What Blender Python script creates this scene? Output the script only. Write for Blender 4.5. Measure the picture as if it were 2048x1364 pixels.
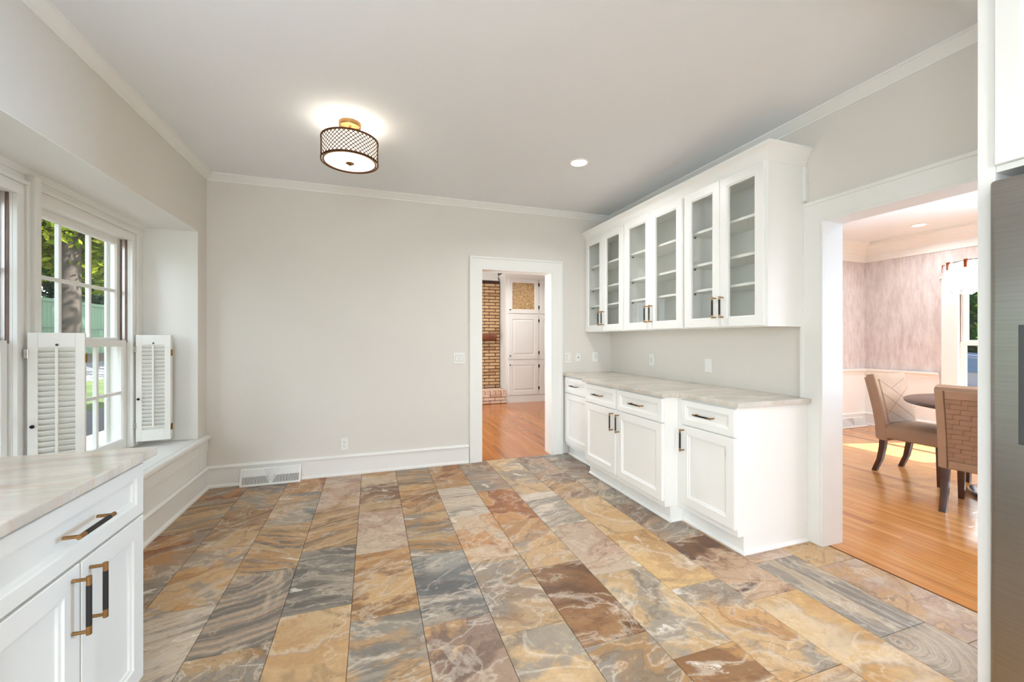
import bpy, bmesh, math, random
from mathutils import Vector, Matrix
random.seed(7)
for o in list(bpy.data.objects): bpy.data.objects.remove(o)
scene = bpy.context.scene
COL = scene.collection
R = math.radians

# ------------------------------------------------------------------ camera
YAW = math.atan(280 / 825.0)
cam_d = bpy.data.cameras.new('camera')
cam_d.sensor_width = 36.0
cam_d.lens = 825.0 / 2048.0 * 36.0
cam_d.shift_y = -3.0 / 2048.0
cam_d.clip_start = 0.02
cam = bpy.data.objects.new('camera', cam_d)
cam.location = (0, 0, 1.27)
cam.rotation_euler = (R(90), 0, -YAW)
COL.objects.link(cam)
scene.camera = cam

# ------------------------------------------------------------------ sky, sun, exposure
SUN_DIR = Vector((-1.75, 0.40, -1.9)).normalized()          # the way the sunlight travels
world = bpy.data.worlds.new('sky'); scene.world = world
world.use_nodes = True
wn = world.node_tree
for n in list(wn.nodes): wn.nodes.remove(n)
w_out = wn.nodes.new('ShaderNodeOutputWorld')
w_bg = wn.nodes.new('ShaderNodeBackground')
w_sky = wn.nodes.new('ShaderNodeTexSky')
w_sky.sky_type = 'HOSEK_WILKIE'
w_sky.sun_direction = -SUN_DIR
w_sky.turbidity = 4.0
w_sky.ground_albedo = 0.35
w_hs = wn.nodes.new('ShaderNodeHueSaturation')
w_hs.inputs['Saturation'].default_value = 0.35
wn.links.new(w_sky.outputs[0], w_hs.inputs['Color'])
wn.links.new(w_hs.outputs[0], w_bg.inputs['Color'])
w_bg.inputs['Strength'].default_value = 26.0
wn.links.new(w_bg.outputs[0], w_out.inputs['Surface'])

sun_d = bpy.data.lights.new('sun', 'SUN')
sun_d.energy = 28.0
sun_d.angle = R(0.6)
sun_d.color = (1.0, 0.97, 0.92)
sun = bpy.data.objects.new('sun', sun_d)
sun.rotation_euler = SUN_DIR.to_track_quat('-Z', 'Y').to_euler()
sun.location = (12, -3, 14)
COL.objects.link(sun)

def fill_light(name, loc, rot, sx, sy, watts, col=(1.0, 0.99, 0.975)):
    """added area lamp at an opening, standing in for sky light"""
    d = bpy.data.lights.new(name, 'AREA'); d.shape = 'RECTANGLE'; d.size, d.size_y = sx, sy; d.energy = watts; d.color = col
    o = bpy.data.objects.new(name, d); o.location = loc; o.rotation_euler = rot; COL.objects.link(o)
    return o
FILL_TINT = (0.78, 0.92, 1.06)
fill_light('fill_rear_opening', (-0.3, -3.05, 1.15), (R(90), 0, 0), 1.15, 2.1, 45, FILL_TINT)  # added fill lamp behind the camera, lights the back wall
fill_light('fill_kitchen_left', (-1.38, -0.5, 1.58), (R(90), 0, R(-90)), 2.1, 1.0, 38, FILL_TINT)  # added fill lamp from the left, lights the right-hand cabinets
fill_light('fill_dining_right', (7.32, 1.0, 1.28), (R(90), 0, R(90)), 0.9, 1.3, 230, (0.56, 0.85, 1.24))  # added lamp outside the farther window, brightens the dining room
fill_light('fill_living_left', (-0.65, 6.2, 1.3), (R(90), 0, R(-90)), 2.3, 1.5, 26, FILL_TINT)  # added lamp out of view, brightens the fireplace room

scene.view_settings.view_transform = 'Standard'
scene.view_settings.look = 'None'
scene.view_settings.gamma = 1.0
scene.view_settings.use_curve_mapping = False
scene.view_settings.exposure = 0.47
scene.cycles.use_denoising = True
scene.cycles.max_bounces = 10
scene.cycles.diffuse_bounces = 6
scene.cycles.glossy_bounces = 4
scene.cycles.transparent_max_bounces = 24
scene.cycles.sample_clamp_indirect = 6.0
scene.cycles.caustics_reflective = False
scene.cycles.caustics_refractive = False
CAN_W = 9.0          # one recessed downlight
LAMP_W = 0.4         # the flush drum lamp

# ------------------------------------------------------------------ materials
def srgb(r, g, b):
    f = lambda c: (c / 255 / 12.92) if c / 255 <= 0.04045 else ((c / 255 + 0.055) / 1.055) ** 2.4
    return (f(r), f(g), f(b), 1.0)

MATS = {}
def new_mat(name):
    m = bpy.data.materials.new(name); m.use_nodes = True
    nt = m.node_tree
    b = nt.nodes['Principled BSDF']
    MATS[name] = m
    return m, nt, b

def N(nt, t, **kw):
    n = nt.nodes.new(t)
    for k, v in kw.items():
        if k in n.inputs: n.inputs[k].default_value = v
        else: setattr(n, k, v)
    return n

def mix_rgb(nt, fac, a, b, blend='MIX'):
    n = nt.nodes.new('ShaderNodeMix'); n.data_type = 'RGBA'; n.blend_type = blend
    for sock, v in ((n.inputs['Factor'], fac), (n.inputs['A'], a), (n.inputs['B'], b)):
        pass
    ins = [s for s in n.inputs if s.enabled]
    f, A, B = n.inputs[0], n.inputs[6], n.inputs[7]
    for s, v in ((f, fac), (A, a), (B, b)):
        if hasattr(v, 'is_output'): nt.links.new(v, s)
        else: s.default_value = v
    return n.outputs[2]

def math_n(nt, op, a, b=None, clamp=False):
    n = nt.nodes.new('ShaderNodeMath'); n.operation = op; n.use_clamp = clamp
    for s, v in zip(n.inputs, (a, b)):
        if v is None: continue
        if hasattr(v, 'is_output'): nt.links.new(v, s)
        else: s.default_value = v
    return n.outputs[0]

def ramp(nt, fac, stops, interp='LINEAR'):
    n = nt.nodes.new('ShaderNodeValToRGB'); n.color_ramp.interpolation = interp
    el = n.color_ramp.elements
    while len(el) > 1: el.remove(el[-1])
    el[0].position, el[0].color = stops[0][0], stops[0][1]
    for p, c in stops[1:]:
        e = el.new(p); e.color = c
    nt.links.new(fac, n.inputs[0])
    return n.outputs[0]

def paint(name, col, rough=0.5, var=0.04, scale=3.0, bump=0.0, bscale=120.0, metal=0.0, spec=0.5, coat=0.0):
    """plain surface with a faint procedural mottling and fine relief"""
    m, nt, b = new_mat(name)
    tc = N(nt, 'ShaderNodeTexCoord')
    no = N(nt, 'ShaderNodeTexNoise', Scale=scale, Detail=4.0)
    nt.links.new(tc.outputs['Object'], no.inputs['Vector'])
    c2 = tuple(max(0, x * (1 - var)) for x in col[:3]) + (1,)
    c3 = tuple(min(1, x * (1 + var)) for x in col[:3]) + (1,)
    o = ramp(nt, no.outputs[0], [(0.3, c2), (0.7, c3)])
    nt.links.new(o, b.inputs['Base Color'])
    b.inputs['Roughness'].default_value = rough
    b.inputs['Metallic'].default_value = metal
    b.inputs['Specular IOR Level'].default_value = spec
    if coat: b.inputs['Coat Weight'].default_value = coat; b.inputs['Coat Roughness'].default_value = 0.1
    if bump:
        n2 = N(nt, 'ShaderNodeTexNoise', Scale=bscale, Detail=3.0)
        nt.links.new(tc.outputs['Object'], n2.inputs['Vector'])
        bp = N(nt, 'ShaderNodeBump', Strength=bump, Distance=0.002)
        nt.links.new(n2.outputs[0], bp.inputs['Height'])
        nt.links.new(bp.outputs[0], b.inputs['Normal'])
    return m

paint('wall_paint', srgb(223, 218, 210), 0.75, 0.012, 1.2, 0.12, 160)
paint('ceiling_paint', srgb(233, 235, 237), 0.85, 0.01, 1.0, 0.12, 160)
paint('white_trim', srgb(237, 236, 231), 0.38, 0.012, 2.0, 0.03, 60)
paint('white_cabinet', srgb(240, 239, 234), 0.32, 0.008, 2.0, 0.02, 80)
paint('grey_cabinet', srgb(226, 225, 219), 0.4, 0.012, 2.0, 0.03, 80)
paint('shutter_white', srgb(238, 236, 230), 0.45, 0.02, 6.0, 0.05, 50)
paint('living_paint', srgb(223, 221, 215), 0.45, 0.02, 2.0)
paint('plate_plastic', srgb(236, 235, 230), 0.35, 0.01, 8.0)
paint('dark_slot', srgb(60, 56, 52), 0.6, 0.05, 8.0)
paint('brass', srgb(162, 124, 80), 0.34, 0.08, 60.0, metal=1.0)
paint('bronze', srgb(96, 64, 40), 0.45, 0.08, 60.0, metal=1.0)
paint('hinge_brass', srgb(150, 122, 66), 0.4, 0.15, 40.0, metal=1.0)
paint('black_grip', srgb(24, 21, 20), 0.45, 0.05, 60.0)
paint('track_brown', srgb(120, 95, 84), 0.5, 0.25, 14.0)
paint('track_metal', srgb(196, 192, 188), 0.35, 0.05, 8.0, metal=0.6)
paint('grout', srgb(150, 118, 88), 0.8, 0.1, 20.0)
paint('mortar', srgb(70, 48, 36), 0.9, 0.2, 30.0, 0.3, 90)
paint('walnut', srgb(78, 46, 30), 0.35, 0.2, 14.0, 0.1, 60)
paint('black_metal', srgb(22, 22, 24), 0.3, 0.05, 10.0, metal=0.5)
paint('steel_rim', srgb(200, 196, 188), 0.2, 0.03, 10.0, metal=1.0)
paint('upholstery', srgb(168, 136, 110), 0.85, 0.05, 9.0, 0.35, 500, spec=0.2)
paint('upholstery_weave', srgb(162, 128, 102), 0.9, 0.06, 9.0, 0.4, 500, spec=0.2)
paint('seam', srgb(120, 88, 62), 0.9, 0.05, 20.0)
paint('mantel_wood', srgb(112, 62, 38), 0.4, 0.25, 9.0, 0.1, 40)
paint('bark', srgb(70, 59, 50), 0.95, 0.35, 9.0, 0.9, 30)
paint('fence_green', srgb(76, 114, 80), 0.7, 0.06, 2.0, 0.1, 60)
paint('wire', srgb(30, 40, 34), 0.6, 0.05, 10.0)
paint('house_white', srgb(232, 232, 228), 0.6, 0.02, 4.0)
paint('roof_grey', srgb(90, 88, 86), 0.9, 0.1, 6.0)
paint('copper', srgb(168, 88, 58), 0.3, 0.1, 40.0, metal=1.0)
paint('asphalt', srgb(92, 90, 94), 0.9, 0.15, 12.0, 0.5, 80)
paint('pavers', srgb(214, 198, 188), 0.85, 0.12, 9.0, 0.3, 40)
paint('soil', srgb(96, 74, 56), 0.95, 0.2, 6.0, 0.5, 40)
paint('car_blue', srgb(28, 42, 72), 0.25, 0.03, 4.0, coat=0.6)
paint('car_glass', srgb(40, 60, 80), 0.05, 0.03, 4.0)
paint('tyre', srgb(22, 22, 22), 0.8, 0.05, 30.0)
paint('chrome', srgb(210, 210, 212), 0.15, 0.03, 10.0, metal=1.0)
paint('dispenser_grey', srgb(84, 84, 84), 0.35, 0.05, 10.0, metal=0.6)
paint('panel_dark', srgb(34, 34, 36), 0.3, 0.05, 10.0)

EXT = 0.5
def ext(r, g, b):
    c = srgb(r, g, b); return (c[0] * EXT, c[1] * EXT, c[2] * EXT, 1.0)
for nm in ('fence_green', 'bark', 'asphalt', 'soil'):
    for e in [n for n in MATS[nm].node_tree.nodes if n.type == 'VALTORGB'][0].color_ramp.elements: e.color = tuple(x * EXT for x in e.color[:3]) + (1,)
def gravel():
    m, nt, b = new_mat('gravel')
    tc = N(nt, 'ShaderNodeTexCoord')
    v = N(nt, 'ShaderNodeTexVoronoi', Scale=26.0)
    nt.links.new(tc.outputs['Object'], v.inputs['Vector'])
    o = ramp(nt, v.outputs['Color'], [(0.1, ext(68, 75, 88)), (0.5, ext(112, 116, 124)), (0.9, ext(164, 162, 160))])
    nt.links.new(o, b.inputs['Base Color']); b.inputs['Roughness'].default_value = 0.9
    bp = N(nt, 'ShaderNodeBump', Strength=0.8, Distance=0.03); nt.links.new(v.outputs['Distance'], bp.inputs['Height'])
    nt.links.new(bp.outputs[0], b.inputs['Normal'])
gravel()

def grass():
    m, nt, b = new_mat('grass')
    tc = N(nt, 'ShaderNodeTexCoord')
    n1 = N(nt, 'ShaderNodeTexNoise', Scale=1.6, Detail=5.0)
    n2 = N(nt, 'ShaderNodeTexNoise', Scale=60.0, Detail=3.0)
    for n in (n1, n2): nt.links.new(tc.outputs['Object'], n.inputs['Vector'])
    f = math_n(nt, 'ADD', math_n(nt, 'MULTIPLY', n1.outputs[0], 0.6), math_n(nt, 'MULTIPLY', n2.outputs[0], 0.4))
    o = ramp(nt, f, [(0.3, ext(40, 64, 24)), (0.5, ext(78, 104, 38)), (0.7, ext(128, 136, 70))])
    nt.links.new(o, b.inputs['Base Color']); b.inputs['Roughness'].default_value = 0.9
    bp = N(nt, 'ShaderNodeBump', Strength=1.0, Distance=0.05); nt.links.new(n2.outputs[0], bp.inputs['Height'])
    nt.links.new(bp.outputs[0], b.inputs['Normal'])
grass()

def leaves(name, c1, c2, c3):
    m, nt, b = new_mat(name)
    nt.nodes.remove(b)
    g = N(nt, 'ShaderNodeNewGeometry')
    o = ramp(nt, g.outputs['Random Per Island'], [(0.0, c1), (0.5, c2), (1.0, c3)])
    d = N(nt, 'ShaderNodeBsdfDiffuse'); t = N(nt, 'ShaderNodeBsdfTranslucent')
    nt.links.new(o, d.inputs['Color']); nt.links.new(o, t.inputs['Color'])
    mx = N(nt, 'ShaderNodeMixShader'); mx.inputs[0].default_value = 0.5
    nt.links.new(d.outputs[0], mx.inputs[1]); nt.links.new(t.outputs[0], mx.inputs[2])
    nt.links.new(mx.outputs[0], nt.nodes['Material Output'].inputs['Surface'])
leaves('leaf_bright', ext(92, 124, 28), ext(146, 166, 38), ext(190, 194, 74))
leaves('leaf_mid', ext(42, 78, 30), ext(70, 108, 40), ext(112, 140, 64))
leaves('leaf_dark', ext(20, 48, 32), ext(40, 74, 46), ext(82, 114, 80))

def glass(name, tint, refl=0.08):
    m, nt, b = new_mat(name)
    nt.nodes.remove(b)
    t = N(nt, 'ShaderNodeBsdfTransparent'); t.inputs[0].default_value = tint
    no = N(nt, 'ShaderNodeTexNoise', Scale=2.0)
    g = N(nt, 'ShaderNodeBsdfGlossy'); g.inputs['Roughness'].default_value = 0.015
    lw = N(nt, 'ShaderNodeLayerWeight', Blend=0.5)
    sch = math_n(nt, 'MULTIPLY_ADD', math_n(nt, 'POWER', lw.outputs['Facing'], 5.0), 0.6); sch.node.inputs[2].default_value = 0.03
    f = math_n(nt, 'MULTIPLY', sch, math_n(nt, 'ADD', math_n(nt, 'MULTIPLY', no.outputs[0], 0.1), 0.75))
    mx = N(nt, 'ShaderNodeMixShader')
    nt.links.new(f, mx.inputs[0])
    nt.links.new(t.outputs[0], mx.inputs[1]); nt.links.new(g.outputs[0], mx.inputs[2])
    nt.links.new(mx.outputs[0], nt.nodes['Material Output'].inputs['Surface'])
glass('window_glass', (0.95, 0.97, 0.96, 1))
glass('cabinet_glass', (0.975, 0.98, 0.975, 1))

def emit(name, col, strength, base=(0.9, 0.9, 0.88, 1)):
    m, nt, b = new_mat(name)
    tc = N(nt, 'ShaderNodeTexCoord'); no = N(nt, 'ShaderNodeTexNoise', Scale=6.0)
    nt.links.new(tc.outputs['Object'], no.inputs['Vector'])
    o = ramp(nt, no.outputs[0], [(0.2, tuple(x * 0.95 for x in col[:3]) + (1,)), (0.8, col)])
    nt.links.new(o, b.inputs['Emission Color'])
    b.inputs['Emission Strength'].default_value = strength
    b.inputs['Base Color'].default_value = base
emit('lamp_diffuser', srgb(255, 248, 238), 1.6)
emit('lamp_drum', srgb(255, 238, 212), 1.5)
emit('can_lens', srgb(255, 250, 242), 6.0)

def brushed():
    m, nt, b = new_mat('stainless')
    tc = N(nt, 'ShaderNodeTexCoord'); mp = N(nt, 'ShaderNodeMapping'); mp.inputs['Scale'].default_value = (4, 4, 260)
    no = N(nt, 'ShaderNodeTexNoise', Scale=1.0, Detail=3.0)
    nt.links.new(tc.outputs['Object'], mp.inputs['Vector']); nt.links.new(mp.outputs[0], no.inputs['Vector'])
    o = ramp(nt, no.outputs[0], [(0.3, srgb(154, 150, 145)), (0.7, srgb(162, 158, 153))])
    nt.links.new(o, b.inputs['Base Color'])
    b.inputs['Metallic'].default_value = 1.0; b.inputs['Roughness'].default_value = 0.3
    b.inputs['Anisotropic'].default_value = 0.6
    bp = N(nt, 'ShaderNodeBump', Strength=0.015, Distance=0.001); nt.links.new(no.outputs[0], bp.inputs['Height'])
    nt.links.new(bp.outputs[0], b.inputs['Normal'])
brushed()

def marble():
    m, nt, b = new_mat('marble')
    tc = N(nt, 'ShaderNodeTexCoord'); mp = N(nt, 'ShaderNodeMapping')
    mp.inputs['Scale'].default_value = (2.2, 6.0, 2.2); mp.inputs['Rotation'].default_value = (0, 0, R(62))
    nt.links.new(tc.outputs['Object'], mp.inputs['Vector'])
    n1 = N(nt, 'ShaderNodeTexNoise', Scale=1.2, Detail=7.0, Distortion=1.2)
    n2 = N(nt, 'ShaderNodeTexNoise', Scale=9.0, Detail=5.0, Distortion=0.8)
    n3 = N(nt, 'ShaderNodeTexNoise', Scale=1.7, Detail=6.0, Distortion=2.0)
    for n in (n1, n2, n3): nt.links.new(mp.outputs[0], n.inputs['Vector'])
    c = ramp(nt, n1.outputs[0], [(0.3, srgb(186, 178, 166)), (0.5, srgb(207, 201, 190)), (0.68, srgb(222, 213, 200))])
    c = mix_rgb(nt, math_n(nt, 'MULTIPLY', n2.outputs[0], 0.5), c, srgb(190, 184, 174))
    line = math_n(nt, 'ABSOLUTE', math_n(nt, 'SUBTRACT', n3.outputs[0], 0.55))
    vein = math_n(nt, 'SUBTRACT', 1.0, math_n(nt, 'MULTIPLY', line, 26.0), clamp=True)
    c = mix_rgb(nt, math_n(nt, 'MULTIPLY', vein, 0.4), c, srgb(200, 164, 132))
    nt.links.new(c, b.inputs['Base Color']); b.inputs['Roughness'].default_value = 0.13
marble()

def onyx():
    """banded onyx / travertine; colours, scale and turn come from each tile's own properties"""
    m, nt, b = new_mat('onyx_tile')
    at = lambda nm: N(nt, 'ShaderNodeAttribute', attribute_type='OBJECT', attribute_name=nm)
    ca, cb, cc = at('colour_a').outputs['Color'], at('colour_b').outputs['Color'], at('colour_c').outputs['Color']
    seed, band, turn, stretch, veins = (at(k).outputs['Fac'] for k in ('seed', 'bands', 'turn', 'stretch', 'veins'))
    tc = N(nt, 'ShaderNodeTexCoord')
    rot = N(nt, 'ShaderNodeVectorRotate', rotation_type='Z_AXIS')
    nt.links.new(tc.outputs['Object'], rot.inputs['Vector']); nt.links.new(turn, rot.inputs['Angle'])
    cs = N(nt, 'ShaderNodeCombineXYZ', X=1.0, Z=1.0); nt.links.new(stretch, cs.inputs['Y'])
    ml = N(nt, 'ShaderNodeVectorMath', operation='MULTIPLY')
    nt.links.new(rot.outputs[0], ml.inputs[0]); nt.links.new(cs.outputs[0], ml.inputs[1])
    co = N(nt, 'ShaderNodeCombineXYZ'); nt.links.new(seed, co.inputs['Z']); nt.links.new(seed, co.inputs['X'])
    ad = N(nt, 'ShaderNodeVectorMath', operation='ADD')
    nt.links.new(ml.outputs[0], ad.inputs[0]); nt.links.new(co.outputs[0], ad.inputs[1])
    P = ad.outputs[0]
    lin, rad, px_, py_ = (at(k).outputs['Fac'] for k in ('linear', 'radial', 'centre_x', 'centre_y'))
    n1 = N(nt, 'ShaderNodeTexNoise', Scale=2.0, Detail=6.0, Roughness=0.52, Distortion=0.5)
    n2 = N(nt, 'ShaderNodeTexNoise', Scale=2.6, Detail=8.0, Roughness=0.6, Distortion=0.9)
    n3 = N(nt, 'ShaderNodeTexNoise', Scale=40.0, Detail=6.0, Roughness=0.7, Distortion=0.6)
    n4 = N(nt, 'ShaderNodeTexNoise', Scale=2.6, Detail=6.0, Roughness=0.55, Distortion=1.2)
    n5 = N(nt, 'ShaderNodeTexNoise', Scale=2.2, Detail=8.0, Roughness=0.66, Distortion=0.7)
    sh = N(nt, 'ShaderNodeVectorMath', operation='ADD'); sh.inputs[1].default_value = (7.3, 2.1, 4.4)
    nt.links.new(P, sh.inputs[0]); nt.links.new(sh.outputs[0], n5.inputs['Vector'])
    for n in (n1, n2, n3, n4): nt.links.new(P, n.inputs['Vector'])
    sx = N(nt, 'ShaderNodeSeparateXYZ'); nt.links.new(rot.outputs[0], sx.inputs[0])
    cc_ = N(nt, 'ShaderNodeCombineXYZ'); nt.links.new(px_, cc_.inputs['X']); nt.links.new(py_, cc_.inputs['Y'])
    dd = N(nt, 'ShaderNodeVectorMath', operation='DISTANCE'); nt.links.new(rot.outputs[0], dd.inputs[0]); nt.links.new(cc_.outputs[0], dd.inputs[1])
    t1 = math_n(nt, 'MULTIPLY', sx.outputs['Y'], lin)
    t2 = math_n(nt, 'MULTIPLY', dd.outputs['Value'], rad)
    t3 = math_n(nt, 'MULTIPLY', math_n(nt, 'SUBTRACT', n1.outputs[0], 0.5), at('warp').outputs['Fac'])
    S = math_n(nt, 'ADD', math_n(nt, 'ADD', t1, t2), t3)
    ph = math_n(nt, 'ADD', math_n(nt, 'MULTIPLY', S, band), math_n(nt, 'MULTIPLY', n3.outputs[0], 1.5))
    def s01(x, k=1.0):
        y = math_n(nt, 'MULTIPLY_ADD', math_n(nt, 'SINE', math_n(nt, 'MULTIPLY', x, k)), 0.5); y.node.inputs[2].default_value = 0.5
        return y
    c = mix_rgb(nt, s01(ph), ca, cb)
    slow = math_n(nt, 'ADD', math_n(nt, 'MULTIPLY', ph, 0.31), math_n(nt, 'MULTIPLY', n2.outputs[0], 5.0))
    msk = ramp(nt, s01(slow), [(0.50, (0, 0, 0, 1)), (0.72, (1, 1, 1, 1))])
    c = mix_rgb(nt, math_n(nt, 'MULTIPLY', msk, 0.85), c, cc)
    m5 = ramp(nt, n5.outputs[0], [(0.49, (0, 0, 0, 1)), (0.56, (1, 1, 1, 1))])
    c = mix_rgb(nt, math_n(nt, 'MULTIPLY', m5, 0.8), c, at('colour_d').outputs['Color'])
    # fine agate lines that follow the bands, dark then light
    ln = math_n(nt, 'POWER', s01(ph, 2.3), 9.0)
    c = mix_rgb(nt, math_n(nt, 'MULTIPLY', ln, math_n(nt, 'MULTIPLY', n2.outputs[0], 0.75)), c, srgb(88, 70, 56))
    ln2 = math_n(nt, 'POWER', s01(math_n(nt, 'ADD', ph, 0.9), 1.15), 22.0)
    c = mix_rgb(nt, math_n(nt, 'MULTIPLY', ln2, math_n(nt, 'MULTIPLY', n5.outputs[0], 0.8)), c, srgb(226, 208, 184))
    # crystalline pale seams
    vl = math_n(nt, 'ABSOLUTE', math_n(nt, 'SUBTRACT', n4.outputs[0], 0.56))
    vl = math_n(nt, 'SUBTRACT', 1.0, math_n(nt, 'MULTIPLY', vl, 42.0), clamp=True)
    c = mix_rgb(nt, math_n(nt, 'MULTIPLY', vl, veins), c, srgb(228, 216, 198))
    cry = ramp(nt, math_n(nt, 'ADD', n5.outputs[0], math_n(nt, 'MULTIPLY', n3.outputs[0], 0.10)), [(0.69, (0, 0, 0, 1)), (0.72, (1, 1, 1, 1))])
    c = mix_rgb(nt, math_n(nt, 'MULTIPLY', cry, 0.8), c, srgb(224, 214, 200))
    # speckle
    sp = ramp(nt, n3.outputs[0], [(0.30, (0.80, 0.80, 0.80, 1)), (0.70, (1.16, 1.16, 1.16, 1))])
    c = mix_rgb(nt, 0.8, c, sp, 'MULTIPLY')
    nt.links.new(c, b.inputs['Base Color'])
    rg = math_n(nt, 'MULTIPLY_ADD', n3.outputs[0], 0.2); rg.node.inputs[2].default_value = 0.30
    nt.links.new(rg, b.inputs['Roughness'])
    b.inputs['Specular IOR Level'].default_value = 0.4
    bp = N(nt, 'ShaderNodeBump', Strength=0.06, Distance=0.002); nt.links.new(n3.outputs[0], bp.inputs['Height'])
    nt.links.new(bp.outputs[0], b.inputs['Normal'])
onyx()

def wood(name, c1, c2, c3, rough=0.2, coat=0.3):
    m, nt, b = new_mat(name)
    oi = N(nt, 'ShaderNodeObjectInfo')
    tc = N(nt, 'ShaderNodeTexCoord'); mp = N(nt, 'ShaderNodeMapping'); mp.inputs['Scale'].default_value = (38, 1.6, 10)
    cx = N(nt, 'ShaderNodeCombineXYZ')
    sd = math_n(nt, 'MULTIPLY', oi.outputs['Random'], 90.0)
    nt.links.new(sd, cx.inputs['X']); nt.links.new(sd, cx.inputs['Y'])
    ad = N(nt, 'ShaderNodeVectorMath', operation='ADD')
    nt.links.new(tc.outputs['Object'], mp.inputs['Vector'])
    nt.links.new(mp.outputs[0], ad.inputs[0]); nt.links.new(cx.outputs[0], ad.inputs[1])
    n1 = N(nt, 'ShaderNodeTexNoise', Scale=1.0, Detail=5.0, Distortion=0.6)
    nt.links.new(ad.outputs[0], n1.inputs['Vector'])
    base = ramp(nt, oi.outputs['Random'], [(0.0, c1), (0.5, c2), (0.85, c2), (1.0, c3)])
    gr = ramp(nt, n1.outputs[0], [(0.3, (0.70, 0.66, 0.62, 1)), (0.6, (1.08, 1.06, 1.04, 1))])
    c = mix_rgb(nt, 0.8, base, gr, 'MULTIPLY')
    nt.links.new(c, b.inputs['Base Color']); b.inputs['Roughness'].default_value = rough
    b.inputs['Coat Weight'].default_value = coat; b.inputs['Coat Roughness'].default_value = 0.12
wood('oak_floor', srgb(214, 152, 88), srgb(200, 134, 70), srgb(158, 92, 50))
wood('oak_floor_dark', srgb(190, 122, 62), srgb(176, 108, 54), srgb(156, 92, 46))
wood('table_wood', srgb(92, 58, 42), srgb(84, 52, 38), srgb(70, 42, 30), 0.3, 0.1)

def brick(name, c1, c2, c3):
    m, nt, b = new_mat(name)
    oi = N(nt, 'ShaderNodeObjectInfo'); tc = N(nt, 'ShaderNodeTexCoord')
    n1 = N(nt, 'ShaderNodeTexNoise', Scale=45.0, Detail=5.0)
    nt.links.new(tc.outputs['Object'], n1.inputs['Vector'])
    base = ramp(nt, oi.outputs['Random'], [(0, c1), (0.5, c2), (1, c3)])
    gr = ramp(nt, n1.outputs[0], [(0.35, (0.62, 0.58, 0.55, 1)), (0.6, (1.1, 1.1, 1.1, 1))])
    c = mix_rgb(nt, 0.7, base, gr, 'MULTIPLY')
    nt.links.new(c, b.inputs['Base Color']); b.inputs['Roughness'].default_value = 0.85
    bp = N(nt, 'ShaderNodeBump', Strength=0.6, Distance=0.004); nt.links.new(n1.outputs[0], bp.inputs['Height'])
    nt.links.new(bp.outputs[0], b.inputs['Normal'])
brick('brick_tan', srgb(196, 160, 118), srgb(212, 178, 136), srgb(178, 138, 100))
brick('brick_pale', srgb(216, 184, 158), srgb(228, 200, 176), srgb(196, 160, 136))

def wallpaper():
    m, nt, b = new_mat('wallpaper')
    tc = N(nt, 'ShaderNodeTexCoord'); mp = N(nt, 'ShaderNodeMapping'); mp.inputs['Scale'].default_value = (9, 9, 2.2)
    nt.links.new(tc.outputs['Object'], mp.inputs['Vector'])
    n1 = N(nt, 'ShaderNodeTexNoise', Scale=2.0, Detail=9.0, Roughness=0.72)
    n2 = N(nt, 'ShaderNodeTexNoise', Scale=0.9, Detail=3.0)
    nt.links.new(mp.outputs[0], n1.inputs['Vector']); nt.links.new(mp.outputs[0], n2.inputs['Vector'])
    c = ramp(nt, n1.outputs[0], [(0.32, srgb(184, 172, 169)), (0.5, srgb(206, 198, 196)), (0.68, srgb(224, 221, 220))])
    c = mix_rgb(nt, math_n(nt, 'MULTIPLY', n2.outputs[0], 0.4), c, srgb(216, 205, 196))
    nt.links.new(c, b.inputs['Base Color']); b.inputs['Roughness'].default_value = 0.7
wallpaper()

def amber_glass():
    m, nt, b = new_mat('amber_glass')
    tc = N(nt, 'ShaderNodeTexCoord')
    n1 = N(nt, 'ShaderNodeTexNoise', Scale=42.0, Detail=5.0, Distortion=1.6)
    nt.links.new(tc.outputs['Object'], n1.inputs['Vector'])
    c = ramp(nt, n1.outputs[0], [(0.3, srgb(120, 92, 60)), (0.5, srgb(176, 142, 98)), (0.7, srgb(230, 204, 160))])
    nt.links.new(c, b.inputs['Base Color']); b.inputs['Roughness'].default_value = 0.25
    bp = N(nt, 'ShaderNodeBump', Strength=0.8, Distance=0.004); nt.links.new(n1.outputs[0], bp.inputs['Height'])
    nt.links.new(bp.outputs[0], b.inputs['Normal'])
amber_glass()

def wavy_glass():
    m, nt, b = new_mat('wavy_glass')
    nt.nodes.remove(b)
    tc = N(nt, 'ShaderNodeTexCoord'); w = N(nt, 'ShaderNodeTexWave', Scale=14.0, Distortion=4.0)
    nt.links.new(tc.outputs['Object'], w.inputs['Vector'])
    bp = N(nt, 'ShaderNodeBump', Strength=0.5, Distance=0.004); nt.links.new(w.outputs[1], bp.inputs['Height'])
    tl = N(nt, 'ShaderNodeBsdfTranslucent'); tl.inputs[0].default_value = (0.95, 0.96, 0.98, 1)
    tp = N(nt, 'ShaderNodeBsdfTransparent'); gl = N(nt, 'ShaderNodeBsdfGlossy'); gl.inputs['Roughness'].default_value = 0.05
    for n in (tl, gl): nt.links.new(bp.outputs[0], n.inputs['Normal'])
    m1 = N(nt, 'ShaderNodeMixShader'); m1.inputs[0].default_value = 0.45
    nt.links.new(tl.outputs[0], m1.inputs[1]); nt.links.new(tp.outputs[0], m1.inputs[2])
    m2 = N(nt, 'ShaderNodeMixShader'); m2.inputs[0].default_value = 0.15
    nt.links.new(m1.outputs[0], m2.inputs[1]); nt.links.new(gl.outputs[0], m2.inputs[2])
    nt.links.new(m2.outputs[0], nt.nodes['Material Output'].inputs['Surface'])
wavy_glass()

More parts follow.
